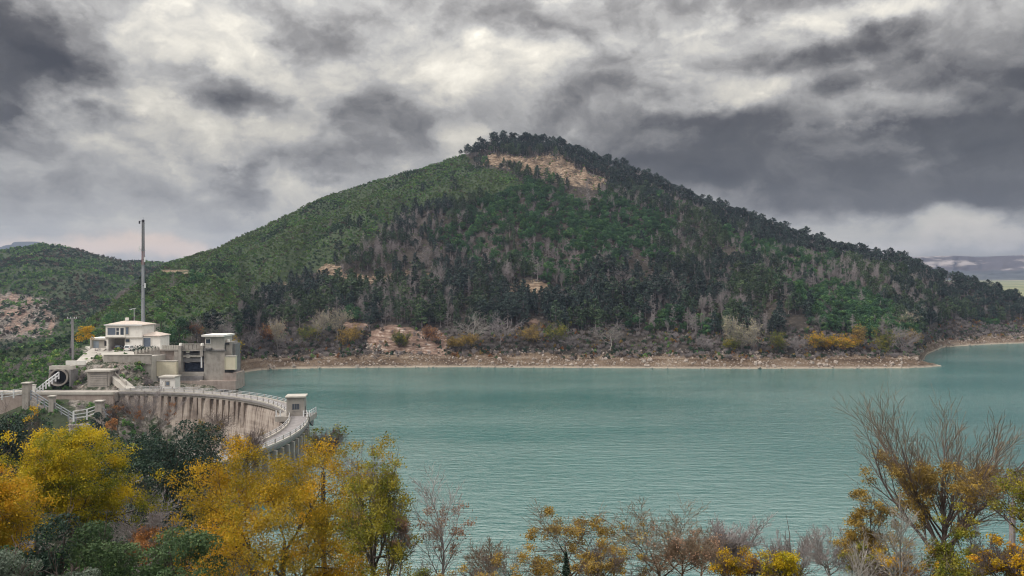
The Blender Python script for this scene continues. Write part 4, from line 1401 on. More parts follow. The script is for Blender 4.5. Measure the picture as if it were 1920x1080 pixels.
# -- low scrub along the top of the shore
x, y, g = jitter(-190, 420, 355, 640, 1.9, 309)
px = 960 + x / y * F
ok = (px > 452) & (px < 2200)
x, y, px = x[ok], y[ok], px[ok]
S0 = np.interp(px, pcs, Kd[:, 3])
ok = (y > S0 - 2 - 9 * fbm(x / 9, y * 0, 3, 135)) & (y < S0 + 24) & (g.uniform(size=len(x)) < 0.25 + 0.9 * fbm(x / 8, y / 5, 2, 99)) & ~((px > 690) & (px < 840) & (g.uniform(size=len(x)) < 0.7))
x, y, px = x[ok], y[ok], px[ok]
z = terr(px, y)
s0 = g.uniform(0.5, 1.15, len(x))
scatter('shore_scrub', 'dry grey brushwood along the top of the shore', np.stack([x, y, z - 0.1], 1),
        np.stack([0 * x, 0 * x, g.uniform(0, 6.28, len(x))], 1), s0[:, None] * np.ones(3), dry_shrub + [protos['shrub'][0][2]] + shrub_by['macchia_dry'] + shrub_by['ochre'][:1] + shrub_by['rust'][:1] + shrub_by['macchia_dark'],
        np.where(g.uniform(size=len(x)) < 0.5, g.integers(0, 2, len(x)), g.choice([2, 3, 4, 5, 3, 6, 7, 8, 9, 10, 8], len(x))))
# -- scrub round the dam works and down the left bank
x, y, g = jitter(-330, -85, 196, 300, 2.1, 311)
px = 960 + x / y * F
z = terr(px, y)
py = 540 - (z - CZ) / y * F
ok = (px > -250) & (px < 440) & (z > -16)
r_ = np.hypot(x - DC[0], y - DC[1])
ok &= ~((px > 45) & (y > 233) & (px < 345) & ((px > 148) | (y < 243)) & (g.uniform(size=len(x)) < 0.93)) | ((px > 130) & (px < 165) & (y > 244) & (y < 252)) | ((px > 215) & (px < 285) & (y > 243.5) & (y < 250.5))
ok &= ~((px > 320) & (px < 452) & (y > 225)) & ~((np.abs(r_ - 70) < 6)) & ~((y > 205) & (y < 236) & (px > 55) & (px < 225) & (g.uniform(size=len(x)) < 0.6))
x, y, z = x[ok], y[ok], z[ok]
s0 = g.uniform(0.5, 1.1, len(x))
scatter('bank_scrub', 'green bushes on the bank beside the dam road', np.stack([x, y, z - 0.15], 1),
        np.stack([0 * x, 0 * x, g.uniform(0, 6.28, len(x))], 1), s0[:, None] * np.ones(3), [p[2] for p in protos['shrub']] + dry_shrub,
        np.where(g.uniform(size=len(x)) < 0.8, g.integers(0, 3, len(x)), g.integers(3, 5, len(x))))
# -- rubble round the dam works
x, y, g = jitter(-160, -92, 243.5, 262, 0.9, 315)
px = 960 + x / y * F
ok = (px > 128) & (px < 440) & (g.uniform(size=len(x)) < 0.5)
x, y, px = x[ok], y[ok], px[ok]
s0 = 0.2 + g.exponential(0.3, len(x))
scatter('rubble', 'grey rubble on the bank between the terrace and the dam', np.stack([x, y, terr(px, y)], 1), g.uniform(0, 6.28, (len(x), 3)), s0[:, None] * np.ones(3), rock_protos, g.integers(0, 4, len(x)))
# -- undergrowth of the near bank
x, y, g = jitter(-160, 110, 14, 135, 1.5, 313)
px = 960 + x / y * F
z = near(x, y)
ok = (z > 0.6) & (px > -500) & (px < 2500) & (g.uniform(size=len(x)) < 0.75)
x, y, z, px = [a[ok] for a in (x, y, z, px)]
s0 = g.uniform(0.35, 0.75, len(x))
ok = z + s0 * 1.9 < CZ - y * (1075 - 540) / F + np.where(px < 420, 7.5, 0.2)
x, y, z, s0 = [a[ok] for a in (x, y, z, s0)]
scatter('undergrowth', 'bushes and brushwood under the near trees', np.stack([x, y, z - 0.15], 1),
        np.stack([0 * x, 0 * x, g.uniform(0, 6.28, len(x))], 1), s0[:, None] * np.ones(3), [p[2] for p in protos['shrub']] + dry_shrub,
        np.where(g.uniform(size=len(x)) < 0.75, g.integers(0, 3, len(x)), g.integers(3, 5, len(x))))

# ---- autumn trees standing along the far shore: column, base row, height in rows, width in rows, look, label
def shore_tree(px, base_row, hrow, wrow, look, label, seed, cat='tree'):
    ds = np.linspace(*((268, 320) if px < 452 else (390, 470) if px < 1735 else (500, 640)), 260)
    zs = terr(np.full(260, px), ds)
    rows_ = 540 - (zs - CZ) / ds * F
    k = int(np.argmin(np.abs(rows_ - base_row)))
    d, bz = ds[k], zs[k]
    H, Wd = hrow * d / F, wrow * d / F
    bark, leafm, nl, leaf, shape = {
        'pale': ('bark_pale', 'pale_leaf', 1100, 0.45, 'vase'), 'bare': ('twig_mauve', None, 0, 0, 'vase'), 'grey': ('bark_pale', None, 0, 0, 'spread'),
        'yellow': ('bark', 'ochre', 2200, 0.5, 'shrub'), 'orange': ('bark', 'gold', 2200, 0.5, 'shrub'), 'lime': ('bark', 'lime', 2200, 0.5, 'shrub'),
        'rust': ('bark', 'rust', 1500, 0.5, 'shrub'), 'mauve': ('twig_mauve', None, 0, 0, 'shrub'), 'green': ('bark', 'broad', 900, 0.45, 'shrub')}[look]
    if shape == 'vase':
        segs, lev, _ = grow(seed, (H * .6, H * .013, .03), [dict(n=9, t0=.15, ang=.45, ratio=.7, up=.12), dict(n=7, t0=.2, ang=.45, ratio=.45, up=.1), dict(n=6, t0=.15, ang=.5, ratio=.5, up=.06)], .08)
    elif shape == 'spread':
        segs, lev, _ = grow(seed, (H * .5, H * .018, .05), [dict(n=8, t0=.3, ang=.8, ratio=.65, up=.08), dict(n=7, t0=.2, ang=.7, ratio=.5, up=.06), dict(n=6, t0=.15, ang=.7, ratio=.5, up=.04)], .12)
    else:
        segs, lev, _ = grow(seed, (H * .3, H * .02, 0), [dict(n=9, t0=0, ang=.75, ratio=1.6, up=.08), dict(n=7, t0=.2, ang=.6, ratio=.45, up=.05), dict(n=6, t0=.2, ang=.6, ratio=.5, up=.04)], .12)
    sz = H / np.percentile(segs[:, 5], 99.5)
    sx = Wd / (np.percentile(segs[:, 3], 98) - np.percentile(segs[:, 3], 2))
    segs[:, [2, 5]] *= sz
    segs[:, [0, 1, 3, 4]] *= sx
    segs[:, 6:8] = np.maximum(segs[:, 6:8], 0.045)
    o = thing('autumn_tree' if look not in ('bare', 'grey', 'mauve') else 'leafless_tree', label, cat, (X(px, d), d, bz - 0.2))
    link('trunk', mesh_np('trunk', *tubes(segs[lev < 2], 4), None, [M[bark]]), o)
    link('branches', mesh_np('branches', *tubes(segs[lev >= 2], 3), None, [M[bark if bark != 'bark' else 'twig_dark']]), o)
    if nl:
        g = np.random.default_rng(seed)
        tw = segs[lev >= 2]
        i = g.integers(0, len(tw), nl)
        pos = tw[i, 3:6] + g.normal(size=(nl, 3)) * 0.4
        tn = np.clip(0.5 + (vn(pos[:, 0] / 1.6 + 9, pos[:, 2] / 1.3 + 9, seed) - .5) * .9 + g.normal(size=nl) * .15, 0, 1)
        v, f = leaves(pos, np.full(nl, leaf), None, 0, seed, 0.7)
        link('foliage', mesh_np('foliage', v, f, None, [M[leafm]], tone=tn), o)
    return o


for k, a in enumerate([
    (440, 652, 40, 34, 'orange', 'ochre shrub right behind the concrete gate tower'),
    (472, 655, 38, 46, 'mauve', 'grey leafless thicket between the gate tower and the pale slim tree'),
    (520, 662, 66, 26, 'pale', 'slim pale tree standing alone at the left end of the far shore'),
    (575, 642, 34, 40, 'lime', 'low yellow green shrub below the tall pale shore trees'),
    (592, 640, 60, 34, 'pale', 'tall pale tree, leftmost of the pair behind the yellow green shrub'),
    (632, 642, 66, 44, 'pale', 'broad pale tree with light bare top beside the red bank'),
    (655, 648, 42, 40, 'yellow', 'dull yellow shrub at the foot of the broad pale tree'),
    (748, 654, 36, 30, 'lime', 'small yellow green tree in the middle of the red rock bank'),
    (890, 650, 74, 64, 'grey', 'big grey leafless tree above yellow shrubs right of the red bank'),
    (938, 648, 62, 60, 'bare', 'mauve leafless tree beside the big grey leafless one'),
    (884, 654, 30, 36, 'yellow', 'yellow shrub under the big grey leafless tree'),
    (855, 654, 22, 26, 'yellow', 'small yellow bush just right of the red rock bank'),
    (1000, 648, 42, 42, 'yellow', 'yellow shrub at mid shore, left of its lime neighbour'),
    (1042, 648, 44, 40, 'lime', 'lime yellow shrub at mid shore'),
    (1075, 652, 34, 40, 'mauve', 'grey leafless bush right of the lime yellow shrub'),
    (1145, 655, 54, 56, 'grey', 'wide grey leafless tree alone below dark pines at mid shore'),
    (1318, 658, 30, 34, 'mauve', 'small grey thicket left of the tall pale shore trees'),
    (1370, 660, 70, 26, 'pale', 'tallest slim pale tree of the right shore trio'),
    (1368, 658, 34, 30, 'lime', 'yellow green bush at the foot of the tallest pale tree'),
    (1391, 660, 58, 24, 'pale', 'middle slim tree of the pale trio on the right shore'),
    (1413, 661, 66, 32, 'pale', 'right hand pale tree of the trio with full crown'),
    (1457, 662, 42, 34, 'lime', 'lime yellow small tree right of the pale trio'),
    (1492, 662, 34, 36, 'mauve', 'grey brush between the lime tree and the orange shrubs'),
    (1530, 658, 36, 34, 'orange', 'leftmost of the golden shrubs near the point'),
    (1560, 657, 30, 30, 'orange', 'second golden shrub near the point, lower than its left neighbour'),
    (1588, 658, 32, 40, 'orange', 'widest golden shrub near the point'),
    (1612, 655, 46, 28, 'yellow', 'tall thin yellow tree among the golden shrubs'),
    (1650, 662, 48, 36, 'lime', 'yellow green tree nearest the rocky point'),
    (1690, 657, 44, 50, 'mauve', 'grey mauve thicket on the rocky point'),
    (1700, 628, 46, 50, 'pale', 'pale straw coloured tree above the rocky point'),
    (1668, 640, 40, 40, 'mauve', 'grey leafless tree behind the lime tree at the point'),
    (1712, 648, 30, 24, 'yellow', 'small yellow tree at the outer end of the point'),
    (505, 640, 36, 40, 'rust', 'russet brown shrub behind the slim pale shore tree'),
    (800, 640, 30, 34, 'rust', 'russet shrub on the upper edge of the red bank'),
    (545, 652, 24, 44, 'mauve', 'low dark brushwood right of the slim pale shore tree'),
]):
    shore_tree(*a, 400 + k)
#PART3
# ------------------------------------------------------------------ the dam
def arc_pt(r, a, z):
    return (DC[0] + r * math.cos(a), DC[1] + r * math.sin(a), z)


def arc_mesh(name, prof, a0, a1, n, mat_, parent, u0=0.0):
    """sweep a closed (radius, z) profile along the arc; UV = metres along the arc, height"""
    vs, fs, uvs = [], [], []
    k = len(prof)
    an = np.linspace(a0, a1, n)
    for a in an:
        for r, z in prof:
            vs.append(arc_pt(r, a, z))
    for i in range(n - 1):
        for j in range(k):
            j2 = (j + 1) % k
            fs.append((i * k + j, (i + 1) * k + j, (i + 1) * k + j2, i * k + j2))
            s0, s1 = an[i] * 70, an[i + 1] * 70
            uvs += [(s0, prof[j][1]), (s1, prof[j][1]), (s1, prof[j2][1]), (s0, prof[j2][1])]
    fs.append(tuple(range(k))[::-1])
    fs.append(tuple((n - 1) * k + j for j in range(k)))
    uvs += [(0, 0)] * (2 * k)
    me = bpy.data.meshes.new(name)
    me.from_pydata(vs, [], fs)
    me.materials.append(mat_)
    uvl = me.uv_layers.new(name='UVMap')
    uvl.data.foreach_set('uv', np.array(uvs, dtype=np.float32).ravel())
    me.update()
    return link(name, me, parent)


A0, A1 = R(-46), R(91)
dam = thing('dam', 'curved concrete arch dam with streaked pale face and railed crest walkway', 'dam')
arc_mesh('wall', [(69.2, ZC - 1.2), (68.7, ZC - 3.0), (66.0, -22), (78.0, -22), (71.8, ZC - 3.0), (71.4, ZC - 1.2)], A0, A1, 90, M['dam_face'], dam)
arc_mesh('upstream_facing', [(71.42, ZC - 1.25), (71.83, ZC - 3.0), (78.05, -22), (78.6, -22), (72.05, ZC - 3.0), (71.6, ZC - 1.25)], A0, A1, 90, M['dam_upstream'], dam)
arc_mesh('crest_deck', [(68.1, ZC - 0.55), (68.1, ZC), (72.8, ZC), (72.8, ZC - 0.55)], A0, A1, 110, M['deck'], dam)
arc_mesh('cornice', [(68.45, ZC - 1.2), (68.25, ZC - 0.56), (72.65, ZC - 0.56), (72.4, ZC - 1.2)], A0, A1, 110, M['concrete'], dam)
arc_mesh('kerb', [(68.15, ZC + 0.004), (68.15, ZC + 0.35), (68.5, ZC + 0.35), (68.5, ZC + 0.004)], A0, A1, 110, M['concrete_pale'], dam)
arc_mesh('kerb', [(72.4, ZC + 0.004), (72.4, ZC + 0.35), (72.75, ZC + 0.35), (72.75, ZC + 0.004)], A0, A1, 110, M['concrete_pale'], dam)
# pilasters on the downstream face and corbels on the upstream face
def radial_box(r0, r1, a, w, z0, z1, mb=None, taper=0.0):
    mb = mb or MB()
    t_ = np.array((-math.sin(a), math.cos(a)))
    n_ = np.array((math.cos(a), math.sin(a)))
    c = DC
    v = []
    for z, q in ((z0, taper), (z1, 0)):
        for rr, s in ((r0 + q, -1), (r1 - q * 0, -1), (r1 - q * 0, 1), (r0 + q, 1)):
            p = c + n_ * rr + t_ * (s * w / 2)
            v.append((p[0], p[1], z))
    mb.add(v, [(3, 2, 1, 0), (4, 5, 6, 7), (0, 1, 5, 4), (1, 2, 6, 5), (2, 3, 7, 6), (3, 0, 4, 7)])
    return mb


for k, a in enumerate(np.linspace(R(52), R(89), 18) + rng.normal(size=18) * 0.006):
    dep = -2.0 - 6.5 * abs(math.sin(k * 1.7)) * 0.25 - 5.0
    radial_box(68.15, 69.4, a, [1.3, 1.0, 1.7, 1.2][k % 4], dep, ZC - 1.21).build('pilaster', M['dam_face'], dam)
for k, a in enumerate(np.linspace(R(-44), R(20), 27)):
    radial_box(71.3, 73.0, a, 0.8, ZC - 4.6, ZC - 1.21).build('corbel', M['concrete'], dam)
radial = lambda r, a: Vector((DC[0] + r * math.cos(a), DC[1] + r * math.sin(a), 0))
for r, na in ((68.32, 46), (72.58, 46)):
    an = np.linspace(A0, A1, na)
    for a in an:
        p = radial(r, a)
        MB().box(p.x - .11, p.x + .11, p.y - .11, p.y + .11, ZC + .34, ZC + 1.25).build('railing_post', M['concrete'], dam)
    for h in (0.72, 1.12):
        mb = MB()
        aa = np.linspace(A0, A1, 90)
        for i in range(89):
            p, q = radial(r, aa[i]), radial(r, aa[i + 1])
            p.z = q.z = ZC + h
            mb.bar(p, q, 0.10, 0.10)
        mb.build('railing', M['rail_grey'], dam)
# abutment block between dam and gate, low walls by the crest end
mb = MB()
mb.box(-165, -121.5, 236.8, 242.6, 5.2, ZC - 0.003)
mb.build('crest_road', M['concrete'], None, kind='structure')
w_ = thing('retaining_wall', 'pinkish concrete wall under the road left of the dam', 'wall')
MB().box(-165, -121.6, 235.9, 236.75, 1.5, ZC - 0.5).build('face', M['concrete_pink'], w_)
MB().box(-165, -121.6, 235.7, 236.9, ZC - .498, ZC + .25).build('coping', M['concrete_pale'], w_)

# hut on the crest
a_h = R(15)
hp = radial(71.4, a_h)
hx, hy = X(556, 195.5), 195.5
hut = thing('valve_hut', 'small square grey hut with overhanging flat roof on the dam crest', 'hut', (hx, hy, ZC))
hut.rotation_euler = (0, 0, R(8))
zt = Z(740, hy) - ZC
hw = 2.15
MB().box(-hw, hw, -hw, hw, 0.003, zt - .45).build('wall', M['concrete'], hut)
MB().box(-hw - .35, hw + .35, -hw - .35, hw + .35, zt - .45, zt - .1).build('roof', M['concrete_pale'], hut)
win = MB().box(-.75, .95, -hw - .05, -hw + .02, 1.6, 3.0).build('window', M['glass'], hut)
for q in (-.75, -.18, .38, .95):
    MB().box(q - .06, q + .06, -hw - .1, -hw - .052, 1.55, 3.05).build('window_bar', M['concrete_dark'], win)
MB().box(-.85, 1.05, -hw - .14, -hw + .01, 1.38, 1.53).build('sill', M['concrete_pale'], win)
MB().box(hw - .02, hw + .04, -.5, .5, 0.02, 2.1).build('door', M['dark_metal'], hut)
plat = thing('platform', 'projecting concrete platform with white railing around the crest hut', 'platform', (hx, hy, ZC))
MB().box(-4.5, 4.3, -3.3, 3.4, -1.25, -0.004).build('slab', M['concrete'], plat)
for q in (-3.4, 0.0, 3.4):
    MB().add([(q - .3, 2.6, -1.26), (q + .3, 2.6, -1.26), (q + .3, -2.6, -1.26), (q - .3, -2.6, -1.26), (q - .3, 2.2, -3.2), (q + .3, 2.2, -3.2)],
             [(0, 1, 2, 3), (4, 5, 1, 0), (5, 4, 3, 2), (0, 3, 4), (1, 5, 2)]).build('bracket', M['concrete_dark'], plat)
for (x_, y_) in ((2.6, -3.1), (3.4, -3.1), (4.1, -3.1), (4.1, -1.0), (4.1, 1.0), (4.1, 3.1), (-4.2, -3.1), (-3.2, -3.1)):
    MB().box(x_ - .12, x_ + .12, y_ - .12, y_ + .12, 0, 1.5).build('railing_post', M['white_metal'], plat)
mb = MB()
for h in (.75, 1.4):
    mb.bar((2.6, -3.1, h), (4.1, -3.1, h), .09).bar((4.1, -3.1, h), (4.1, 3.1, h), .09)
mb.build('railing', M['white_metal'], plat)

# ------------------------------------------------------------------ ground works by the house
def slab_poly(name, pts, z, thick, mat_, **kw):
    n = len(pts)
    v = [(x_, y_, z - thick) for x_, y_ in pts] + [(x_, y_, z) for x_, y_ in pts]
    f = [tuple(range(n))[::-1], tuple(range(n, 2 * n))] + [(i, (i + 1) % n, n + (i + 1) % n, n + i) for i in range(n)]
    return MB().add(v, f).build(name, mat_, None, **kw)


TZ = 17.75
dF = 252.5
slab_poly('terrace', [(X(194, dF), dF), (X(284, dF), dF), (X(322, 262), 262), (X(322, 295), 295), (X(160, 295), 295), (X(176, 275), 275)], TZ, 11.0, M['concrete_pale'], kind='structure')
tw_ = thing('terrace_wall', 'low grey wall along the front edge of the parking terrace', 'wall')
MB().box(X(196, dF), X(285, dF), dF - .6, dF - .05, TZ - 2.6, TZ + .35).build('face', M['concrete'], tw_)
MB().box(X(196, dF) - .1, X(285, dF) + .1, dF - .75, dF + .1, TZ + .352, TZ + .55).build('coping', M['concrete_pale'], tw_)


def ribbon(name, cpts, widths, mat_, lift=0.06, skirt=1.6, **kw):
    P = []
    for i in range(len(cpts) - 1):
        for q in np.linspace(0, 1, 8, endpoint=False):
            P.append((Vector(cpts[i]).lerp(Vector(cpts[i + 1]), q), widths[i] * (1 - q) + widths[i + 1] * q))
    P.append((Vector(cpts[-1]), widths[-1]))
    v, f = [], []
    for i, (p, w) in enumerate(P):
        d = (P[min(i + 1, len(P) - 1)][0] - P[max(i - 1, 0)][0])
        s = Vector((d.y, -d.x, 0)).normalized() * (w / 2)
        z = p.z + lift
        v += [(p.x - s.x, p.y - s.y, z), (p.x + s.x, p.y + s.y, z), (p.x + s.x, p.y + s.y, z - skirt), (p.x - s.x, p.y - s.y, z - skirt)]
    for i in range(len(P) - 1):
        a, b = i * 4, i * 4 + 4
        f += [(a, a + 1, b + 1, b), (a + 1, a + 2, b + 2, b + 1), (a + 3, a, b, b + 3)]
    f += [(0, 3, 2, 1), tuple(len(v) - 4 + k for k in range(4))]
    return MB().add(v, f).build(name, mat_, None, **kw)


road = [at(186, 653, 277), at(172, 664, 266), at(164, 676, 257.5), at(150, 686, 252.5)]
ribbon('road', road, [4.6, 5.2, 6.5, 6.5], M['concrete_pale'], 0.05, 2.0, kind='structure')
path = [at(186, 678, 257), at(205, 694, 251), at(226, 712, 245), at(246, 729, 241.2)]
ribbon('path', path, [3.4, 3.2, 3.0, 3.0], M['concrete_pale'], 0.10, 2.0, kind='structure')

# walls and parapets along them
def parapet(name, label, pts, h, t_, mat_, posts=0, pm=None):
    o = thing(name, label, 'wall' if 'wall' in name else 'railing')
    for a, b in zip(pts[:-1], pts[1:]):
        a, b = Vector(a), Vector(b)
        MB().bar(a + Vector((0, 0, h / 2)), b + Vector((0, 0, h / 2)), t_, h).build('wall_panel', mat_, o)
    if posts:
        for a, b in zip(pts[:-1], pts[1:]):
            for q in np.linspace(0, 1, posts):
                p = Vector(a).lerp(Vector(b), q)
                MB().box(p.x - .2, p.x + .2, p.y - .2, p.y + .2, p.z - .2, p.z + h + .35).build('post', pm or mat_, o)
    return o


parapet('white_wall', 'white low wall across the head of the bank above the culvert', [at(124, 684, 253.0), at(161, 684, 252.6)], 1.35, .5, M['white_wall'])
parapet('stone_parapet', 'row of pale stone posts along the path below the terrace', [at(188, 668, 259), at(190, 682, 254.8), at(209, 697, 249.4), at(236, 721, 242.4)], .7, .3, M['concrete'], 5, M['concrete_pale'])


def railing(name, label, pts, rails, hpost, npost, w=.14, mat_=None, base=-.3):
    o = thing(name, label, 'railing')
    mat_ = mat_ or M['white_metal']
    for h in rails:
        mb = MB()
        for a, b in zip(pts[:-1], pts[1:]):
            mb.bar(Vector(a) + Vector((0, 0, h)), Vector(b) + Vector((0, 0, h)), w)
        mb.build('rail', mat_, o)
    for i, (a, b) in enumerate(zip(pts[:-1], pts[1:])):
        for q in np.linspace(0, 1, npost)[(1 if i else 0):]:
            p = Vector(a).lerp(Vector(b), q)
            MB().box(p.x - w * .8, p.x + w * .8, p.y - w * .8, p.y + w * .8, p.z + base, p.z + hpost).build('post', mat_, o)
    return o


railing('road_railing', 'long pale railing climbing from the white post to the culvert', [at(63, 745, 236.3), at(86, 727, 238), at(110, 709, 243)], [0.9, 1.9], 2.0, 5, .22)
railing('white_railing', 'white three bar railing at the left edge beyond the capped pillar', [at(-14, 750, 228), at(4, 748, 229), at(47, 741, 231)], [0.5, 1.3, 2.1], 2.2, 3, .2)
railing('grey_railing', 'grey handrail down the upper steps between the two left pillars', [at(58, 748, 230), at(96, 772, 226)], [0.9, 1.7, 2.5], 2.6, 4, .18, M['grey_metal'])
railing('grey_railing', 'grey handrail down the lower steps right of the middle pillar', [at(102, 771, 226), at(142, 795, 221)], [0.9, 1.7, 2.5], 2.6, 4, .18, M['grey_metal'])
railing('white_railing', 'white three bar railing of the lower landing rising to the right pillar', [at(138, 789, 220.5), at(163, 785, 222), at(183, 778, 224)], [0.7, 1.7, 2.7], 2.8, 2, .22)
railing('grey_railing', 'short grey handrail falling to the right of the right hand pillar', [at(191, 775, 224), at(214, 792, 221)], [0.9, 1.8], 2.0, 4, .18, M['grey_metal'])
# pillars
for px, top, bot, d, w, lab in ((51, 716, 752, 230.6, 1.9, 'capped concrete pillar, leftmost, at the head of the steps'),
                                (98, 741, 786, 226, 1.4, 'capped concrete pillar halfway down the steps'),
                                (187, 750, 790, 224, 1.9, 'capped concrete pillar at the right end of the white landing railing')):
    o = thing('pillar', lab, 'pillar', (X(px, d), d, Z(bot, d)))
    H = Z(top, d) - Z(bot, d)
    MB().box(-w / 2, w / 2, -w / 2, w / 2, -3, H - .45).build('shaft', M['concrete'], o)
    MB().box(-w / 2 - .25, w / 2 + .25, -w / 2 - .25, w / 2 + .25, H - .448, H - .1).build('cap', M['concrete_pale'], o)
o = thing('white_post', 'short white post beside the leftmost pillar at the road corner', 'post', at(63, 748, 236.5))
MB().box(-.5, .5, -.5, .5, -1, 4.2).build('shaft', M['white_wall'], o)
MB().box(-.6, .6, -.6, .6, 4.202, 4.45).build('cap', M['concrete_pale'], o)
# two flights of steps
def steps(label, a, b, n, w):
    o = thing('staircase', label, 'steps')
    a, b = Vector(a), Vector(b)
    for k in range(n):
        p = a.lerp(b, (k + .5) / n)
        q = (b - a) / n
        MB().box(p.x - abs(q.x) * .62, p.x + abs(q.x) * .62, p.y - w / 2, p.y + w / 2, p.z - 1.6, p.z).build('step', M['concrete'], o)
    return o


steps('upper concrete steps going down from the leftmost pillar', at(60, 748, 231.5), at(98, 772, 227.5), 16, 2.6)
steps('lower concrete steps going down from the middle pillar', at(102, 772, 227.5), at(140, 794, 222.5), 16, 2.6)
MB().box(X(134, 222), X(190, 222), 220.2, 225.5, Z(794, 222) - 2, Z(794, 222)).build('landing', M['concrete'], None, kind='structure')

# culvert mouth
cp = at(109, 708, 243.4)
cu = thing('culvert', 'large round concrete pipe mouth with dark shadowed left side', 'pipe', cp)
n = 28
v, f = [], []
ro, ri, ln = 2.75, 2.25, 5.0
for y_, r_ in ((0, ro), (ln, ro), (0, ri), (ln, ri)):
    v += [(r_ * math.cos(2 * math.pi * i / n), y_, r_ * math.sin(2 * math.pi * i / n)) for i in range(n)]
f += [(i, n + i, n + (i + 1) % n, (i + 1) % n) for i in range(n)]
f += [(2 * n + i, 2 * n + (i + 1) % n, 3 * n + (i + 1) % n, 3 * n + i) for i in range(n)]
f += [(i, (i + 1) % n, 2 * n + (i + 1) % n, 2 * n + i) for i in range(n)]
pipe = MB().add(v, f).build('pipe', M['concrete'], cu)
MB().add([(2.26 * math.cos(2 * math.pi * i / n), 4.0, 2.26 * math.sin(2 * math.pi * i / n)) for i in range(n)], [tuple(range(n))]).build('pipe_shade', M['dark'], cu)  # near-black disc stands in for the shade deep in the pipe
cu.rotation_euler = (0, 0, R(18))
hw_ = thing('headwall', 'slanted pale slab and side walls framing the round pipe mouth', 'wall')
c0 = cp
MB().box(c0.x - 3.6, c0.x + 3.9, c0.y + 1.2, c0.y + 3.0, c0.z + 2.4, c0.z + 3.5).build('slab', M['concrete_pale'], hw_)
MB().box(c0.x - 3.5, c0.x - 2.95, c0.y + .9, c0.y + 5, c0.z - 3.2, c0.z + 2.39).build('side_wall', M['concrete_dark'], hw_)
MB().box(c0.x + 3.0, c0.x + 3.55, c0.y + .9, c0.y + 5, c0.z - 3.2, c0.z + 2.39).build('side_wall', M['concrete_dark'], hw_)

# grey box building by the road
d = 244.6
x0, x1, z0, z1 = X(164, d), X(205, d), Z(727, d), Z(694, d)
o = thing('shed', 'grey concrete shed with flat slab roof and wide shutter', 'shed', ((x0 + x1) / 2, d, z0))
w = (x1 - x0) / 2
h = z1 - z0
MB().box(-w, w, 0, 5, 0, h - .5).build('wall', M['concrete'], o)
MB().box(-w - .5, w + .5, -.6, 5.3, h - .498, h).build('roof', M['concrete_pale'], o)
sh_ = MB().box(-w + 1.0, w - .6, -.06, .02, .1, h - 1.2).build('shutter', M['concrete_dark'], o)
for k in range(6):
    MB().box(-w + 1.0, w - .6, -.12, -.062, .15 + k * (h - 1.4) / 6, .15 + (k + .8) * (h - 1.4) / 6).build('slat', M['concrete'], sh_)

# ------------------------------------------------------------------ house
d = 277.0
def hb(p0, p1, r0, r1, y0, y1):
    return MB().box(X(p0, d), X(p1, d), d + y0, d + y1, Z(r1, d), Z(r0, d))


house = thing('house', 'white two storey house with hipped roof, garage below and lower right wing', 'house')
hb(198, 267, 610, 633.5, 0, 9).build('upper_wall', M['white_wall'], house)
hb(198, 203, 633.6, 657, .05, 9).build('lower_wall', M['white_wall'], house)
hb(234, 267, 633.6, 657, .05, 9).build('lower_wall', M['white_wall'], house)
hb(203, 234, 633.6, 657, 4.5, 9).build('garage_back_wall', M['concrete'], house)
hb(226.5, 229.5, 636.5, 646, 4.35, 4.48).build('inner_window', M['glass'], house)
hb(197, 268, 632.3, 634.2, -.25, .048).build('string_course', M['concrete_pale'], house)
rf = MB().hip(X(198, d), X(267, d), d, d + 9, Z(609.9, d), 1.45, .55).build('roof', M['roof_tile'], house)
MB().box(X(224, d), X(229, d), d + 4, d + 5, Z(602, d), Z(596.5, d)).build('chimney', M['white_wall'], rf)
hb(197, 268, 608.2, 610.4, -.62, -.56).build('gutter', M['white_metal'], house)
# upper window band: frame, three panes, balcony slab below
wf = hb(200.5, 234, 612.3, 630.5, -.16, .02).build('window', M['white_wall'], house)
hb(202.2, 217, 615, 627.8, -.19, -.162).build('pane', M['shutter'], wf)
hb(218.6, 223.4, 615, 627.8, -.19, -.162).build('pane', M['glass'], wf)
hb(226.2, 232.4, 615, 627.8, -.19, -.162).build('pane', M['glass'], wf)
hb(218.6, 223.4, 620.2, 621.4, -.24, -.192).build('window_bar', M['white_wall'], wf)
hb(199.5, 235, 630.6, 632.2, -.7, .0).build('balcony_slab', M['white_wall'], house)
wf = hb(235.2, 242.2, 612.8, 627.4, -.14, .02).build('window', M['concrete_pale'], house)
hb(236.4, 241.0, 613.8, 626.4, -.17, -.142).build('pane', M['shutter'], wf)
wf = hb(235, 243.5, 634.8, 641.8, -.1, .04).build('window', M['concrete'], house)
hb(236, 242.5, 636, 640.8, -.13, -.102).build('pane', M['glass'], wf)
# right wing
hb(267.1, 299, 630.5, 657, .6, 8).build('wing_wall', M['white_wall'], house)
MB().hip(X(265.5, d), X(299, d), d + .6, d + 8, Z(630.3, d), 1.5, .45).build('wing_roof', M['roof_tile'], house)
wf = hb(266.6, 282.8, 632.0, 651, .42, .62).build('garage_door', M['white_wall'], house)
hb(268, 281.2, 633.6, 650.2, .38, .418).build('pane', M['shutter'], wf)
# left annex
hb(170, 197.9, 637, 655, 1.2, 7).build('annex_wall', M['concrete_pale'], house)
hb(168.5, 197.9, 633.5, 636.8, .6, 7.4).build('annex_roof', M['white_wall'], house)
hb(172, 182, 639.5, 653, 1.1, 1.22).build('annex_shutter', M['shutter_pale'], house)
hb(195.6, 199.4, 639.5, 648.5, .0, 1.22).build('doorway_shade', M['dark'], house)  # solid near-black box in place of the doorway's shaded inside
hb(167.5, 170.5, 631.5, 655, .4, 1.0).build('annex_pier', M['concrete_pale'], house)
MB().box(X(168, d), X(206, d), d + .6, d + 8, TZ - 3, TZ - .01).build('plinth', M['concrete'], house)


